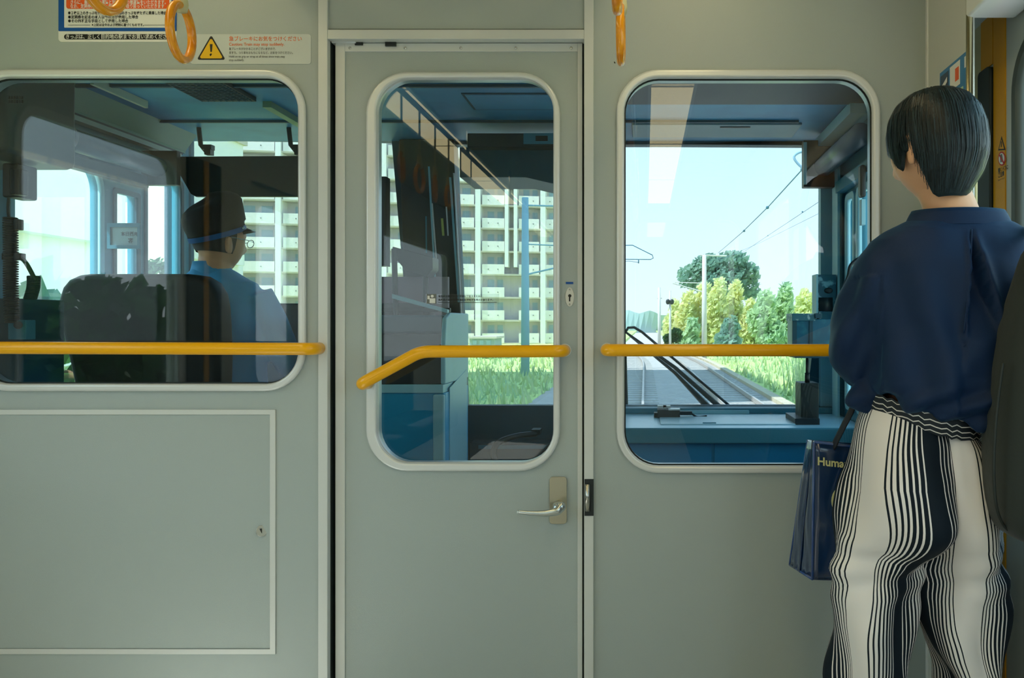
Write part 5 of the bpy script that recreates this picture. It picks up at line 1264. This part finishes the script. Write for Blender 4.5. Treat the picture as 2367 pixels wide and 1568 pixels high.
sp2 = MB(); sp2.prism([tw(1947+24*math.cos(R(t)), 1160-33*math.sin(R(t)), YB2-.0135) for t in range(0, 360, 15)], (0, .006, 0)); sp2.build('printed_disc', MATS['tote_print'], tb)
for dx, yy in ((0, 0), (60, .1)):
    MB().tube(catmull([tw(1925+dx, 1035, YB2+yy*.9+.004), tw(1950+dx*.6, 985, YB2+yy*.7-.03), tw(1972+dx*.3, 940, YB2-.03+yy*.3), tw(1990+dx*.1, 880, YB2-.01)], 6), .009, 10, flat=.35).build('handle', mat('tote_strap_black', srgb(16, 24, 34), .6), tb, smooth=True)

# ---- backpack at the right edge -----------------------------------
YP_ = 1.56
bp = thing('backpack', W(2400, 1250, YP_), 'dark olive-black soft bag hanging at the right edge, overlapping the striped trousers', 'bag')
OL = mat('olive_nylon', srgb(30, 40, 36), .7, bump=(60, .3), sheen=.1)
P = MB(); rg = []
for (py, a, b, dp) in ((560, 2372, 2450, .02), (610, 2362, 2470, .05), (690, 2345, 2490, .08), (770, 2320, 2500, .095), (860, 2303, 2508, .105), (960, 2293, 2512, .11), (1060, 2287, 2512, .11), (1130, 2287, 2512, .11), (1190, 2294, 2508, .105), (1228, 2312, 2495, .09), (1246, 2345, 2470, .06), (1251, 2380, 2440, .02)):
    c = W((a+b)/2, py, YP_); hw = (b-a)/2*YP_/F
    rg.append([Vector((c.x+hw*math.copysign(abs(math.cos(t))**.8, math.cos(t)), YP_+dp*math.copysign(abs(math.sin(t))**.7, math.sin(t))+.006*noise.noise(Vector((t*2, py*.01, 1))), c.z)) for t in [2*math.pi*k/40 for k in range(40)]])
P.rings(rg); P.build('bag_body', OL, bp, smooth=True, sub=1)
MB().tube(catmull([W(2352, 1236, YP_-.02), W(2322, 1218, YP_-.035), W(2303, 1170, YP_-.05), W(2297, 1080, YP_-.055), W(2303, 960, YP_-.055), W(2318, 840, YP_-.05)], 6), .0028, 8).build('edge_seam', mat('olive_seam', srgb(26, 34, 30), .6), bp, smooth=True)
MB().tube(catmull([W(2374, 640, YP_-.06), W(2380, 560, YP_-.02), W(2384, 530, YP_+.08), W(2388, 524, YP_+.18), W(2392, 560, YP_+.30)], 6), .014, 12, flat=.4).build('shoulder_strap', OL, bp, smooth=True)

# ---------------------------------------------------------------- the driver
YV = 3.06
dv = thing('person', (PX(500, YV), YV, 0), 'seated driver seen from behind in blue shirt and dark peaked cap with blue band', 'person')
B = MB(); HC2 = W(508, 556, YV); Y2 = -R(30)
M2 = head_into(B, HC2, Y2, R(6), 1.0)
limb(B, [W(500, 590, YV), W(495, 630, YV-.01), W(493, 670, YV-.01)], [.056, .056, .075], 18)
B.rings(sec([(635, 450, 545, .055, 0), (672, 415, 575, .075, 0), (720, 402, 590, .095, 0), (820, 410, 590, .10, 0), (930, 402, 602, .12, 0), (1060, 392, 610, .13, .0), (1130, 395, 605, .12, .0)], YV))
for s_, x0_ in ((-1, 450), (1, 555)):
    hp = W(x0_, 1110, YV); kn = Vector((hp.x+.03*s_, YV+.36, .53)); an = Vector((kn.x, YV+.42, .10))
    limb(B, [hp, (hp+kn)/2+Vector((0, 0, .02)), kn], [.085, .075, .055], 16); limb(B, [kn, (kn+an)/2, an], [.055, .052, .036], 14); limb(B, [an, an+Vector((0, .06, -.05)), an+Vector((0, .14, -.06))], [.036, .034, .022], 12)
for s_, sh_, e_, w_ in ((-1, (408, 680), (380, 850), (430, 870)), (1, (598, 680), (662, 830), (690, 872))):
    a = W(*sh_, YV); b = W(*e_, YV+.06); c = W(*w_, YV+.26)
    limb(B, [a, (a+b)/2, b], [.040, .036, .030], 14); limb(B, [b, (b+c)/2, c], [.030, .028, .023], 14); hand_into(B, c, (0, 1, -.1), (0, .1, 1), -s_, .4)
blend(B, 'body', SKIN, dv, .0055, 4)
SH = mat('driver_shirt_blue', srgb(84, 176, 226), .7, bump=(500, .2))
T = MB()
T.rings(srings([(622, 452, 528, .058, 0, 0), (636, 432, 556, .072, 0, 0), (655, 400, 592, .098, 0, 0), (690, 386, 610, .115, 0, 0), (760, 386, 612, .128, 0, 0), (860, 392, 610, .13, 0, 0), (1000, 386, 615, .14, 0, 0), (1080, 386, 615, .14, 0, 0)], YV))
for s_, sh_, e_, w_ in ((-1, (415, 682), (384, 850), (430, 870)), (1, (590, 680), (660, 822), (684, 862))):
    a = W(*sh_, YV); b = W(*e_, YV+.06); c = W(*w_, YV+.20)
    sleeve([(a, .062, .072), ((a+b)/2, .060, .068), (b, .052, .058), ((b+c)/2, .044, .048), (c, .034, .036)])
def f2(p, nr):
    return p+nr*(.006*noise.noise(p*9)+.0035*math.sin(p.x*70+p.z*28)*(.5+noise.noise(p*4)))
shirt = blend(T, 'shirt', SH, dv, .007, 6, f2)
cl_ = MB(); rg = []
for (py, a, b, dp) in ((640, 440, 552, .072), (622, 446, 536, .068), (606, 450, 526, .062), (612, 456, 520, .056)):
    c = W((a+b)/2, py, YV); hw = (b-a)/2*YV/F; rg.append([Vector((c.x+hw*math.cos(2*math.pi*k/32), YV+dp*math.sin(2*math.pi*k/32), c.z-.03*max(0, math.sin(2*math.pi*k/32)))) for k in range(32)])
cl_.rings(rg, caps=False); cl_.build('collar', SH, shirt, smooth=True)
MB().rings(sec([(1050, 382, 618, .142, 0), (1130, 385, 615, .14, 0), (1160, 390, 612, .11, .02)], YV)).build('belt', BLACKP, dv, smooth=True)
# cap
CAPM = mat('cap_dark', srgb(46, 44, 42), .8, bump=(400, .4)); BAND = mat('cap_band_blue', srgb(20, 90, 150), .5)
MC = Matrix.Rotation(Y2, 3, 'Z') @ Matrix.Rotation(R(20), 3, 'X')
def cp_(x, y, z): return HC2+MC@Vector((x, y, z))
m = MB(); rg = []
for (z, rx, ry, fy) in ((.028, .084, .100, 0), (.046, .085, .101, 0), (.052, .090, .106, .004), (.085, .093, .110, .006), (.108, .094, .111, .008), (.128, .086, .102, .008), (.142, .066, .08, .006), (.149, .036, .046, .006), (.151, .01, .012, .004)):
    rg.append([cp_(rx*math.cos(2*math.pi*k/40), fy+ry*math.sin(2*math.pi*k/40), z+(.018*math.sin(2*math.pi*k/40) if z > .06 else 0)) for k in range(40)])
m.rings(rg); cap = m.build('cap', CAPM, dv, smooth=True)
m = MB(); m.rings([[cp_(.0865*math.cos(2*math.pi*k/40), .1025*math.sin(2*math.pi*k/40), z) for k in range(40)] for z in (.016, .034)], caps=False); bd = m.build('cap_band', BAND, cap, smooth=True)
m = MB(); rg = []
for k in range(17):
    t = R(25+k*130/16); o_ = .038*math.sin(math.pi*k/16); rg.append([cp_(.086*math.cos(t), .102*math.sin(t), .020), cp_((.086+o_*.3)*math.cos(t), .102*math.sin(t)+o_, .006-.012*math.sin(math.pi*k/16)), cp_(.086*math.cos(t), .102*math.sin(t), .015)])
m.rings(rg); m.build('cap_peak', BLACKP, cap, smooth=True)
MB().ball(cp_(.0, .106, .045), (.014, .006, .014)).build('cap_badge', mat('badge_silver', srgb(200, 220, 220), .2, .9), cap, smooth=True)
MB().ball(cp_(.078, .05, .028), (.006, .006, .006)).build('cap_button', MATS['badge_silver'], cap, smooth=True)
# glasses
def hp_(x, y, z): return HC2+M2@Vector((x, y, z))
m = MB()
for s_ in (-1, 1):
    m.tube([hp_(s_*.032+.019*math.cos(2*math.pi*k/20), .100, .004+.014*math.sin(2*math.pi*k/20)) for k in range(20)], .0014, 6, closed=True)
    m.tube([hp_(s_*.051, .098, .008), hp_(s_*.073, .06, .008), hp_(s_*.080, -.012, .006)], .0013, 6)
m.tube([hp_(-.013, .101, .008), hp_(0, .106, .010), hp_(.013, .101, .008)], .0014, 6)
m.build('glasses', mat('glasses_steel', srgb(190, 215, 220), .2, .9), dv, smooth=True)
m = MB(); rg = []
for (z, rx, ry) in ((.03, .078, .096), (.0, .0785, .095), (-.03, .074, .088), (-.05, .066, .075)):
    rg.append([HC2+M2@Vector((rx*math.cos(t), ry*math.sin(t), z)) for t in [R(180-8+(k/24)*196) for k in range(25)]])
m.rings(rg, caps=False, wrap=False); m.build('hair', mat('driver_hair_grey', srgb(70, 66, 62), .7), dv, smooth=True)
m = MB()
for s_, x0_ in ((-1, 450), (1, 555)):
    hp = W(x0_, 1110, YV); kn = Vector((hp.x+.03*s_, YV+.36, .53)); an = Vector((kn.x, YV+.42, .12))
    limb(m, [hp, (hp+kn)/2+Vector((0, 0, .02)), kn+Vector((0, .01, 0))], [.10, .088, .07], 16); limb(m, [kn, (kn+an)/2, an], [.07, .066, .06], 14)
m2_ = blend(m, 'trousers', mat('driver_trousers', srgb(30, 36, 46), .8), dv, .008, 4)
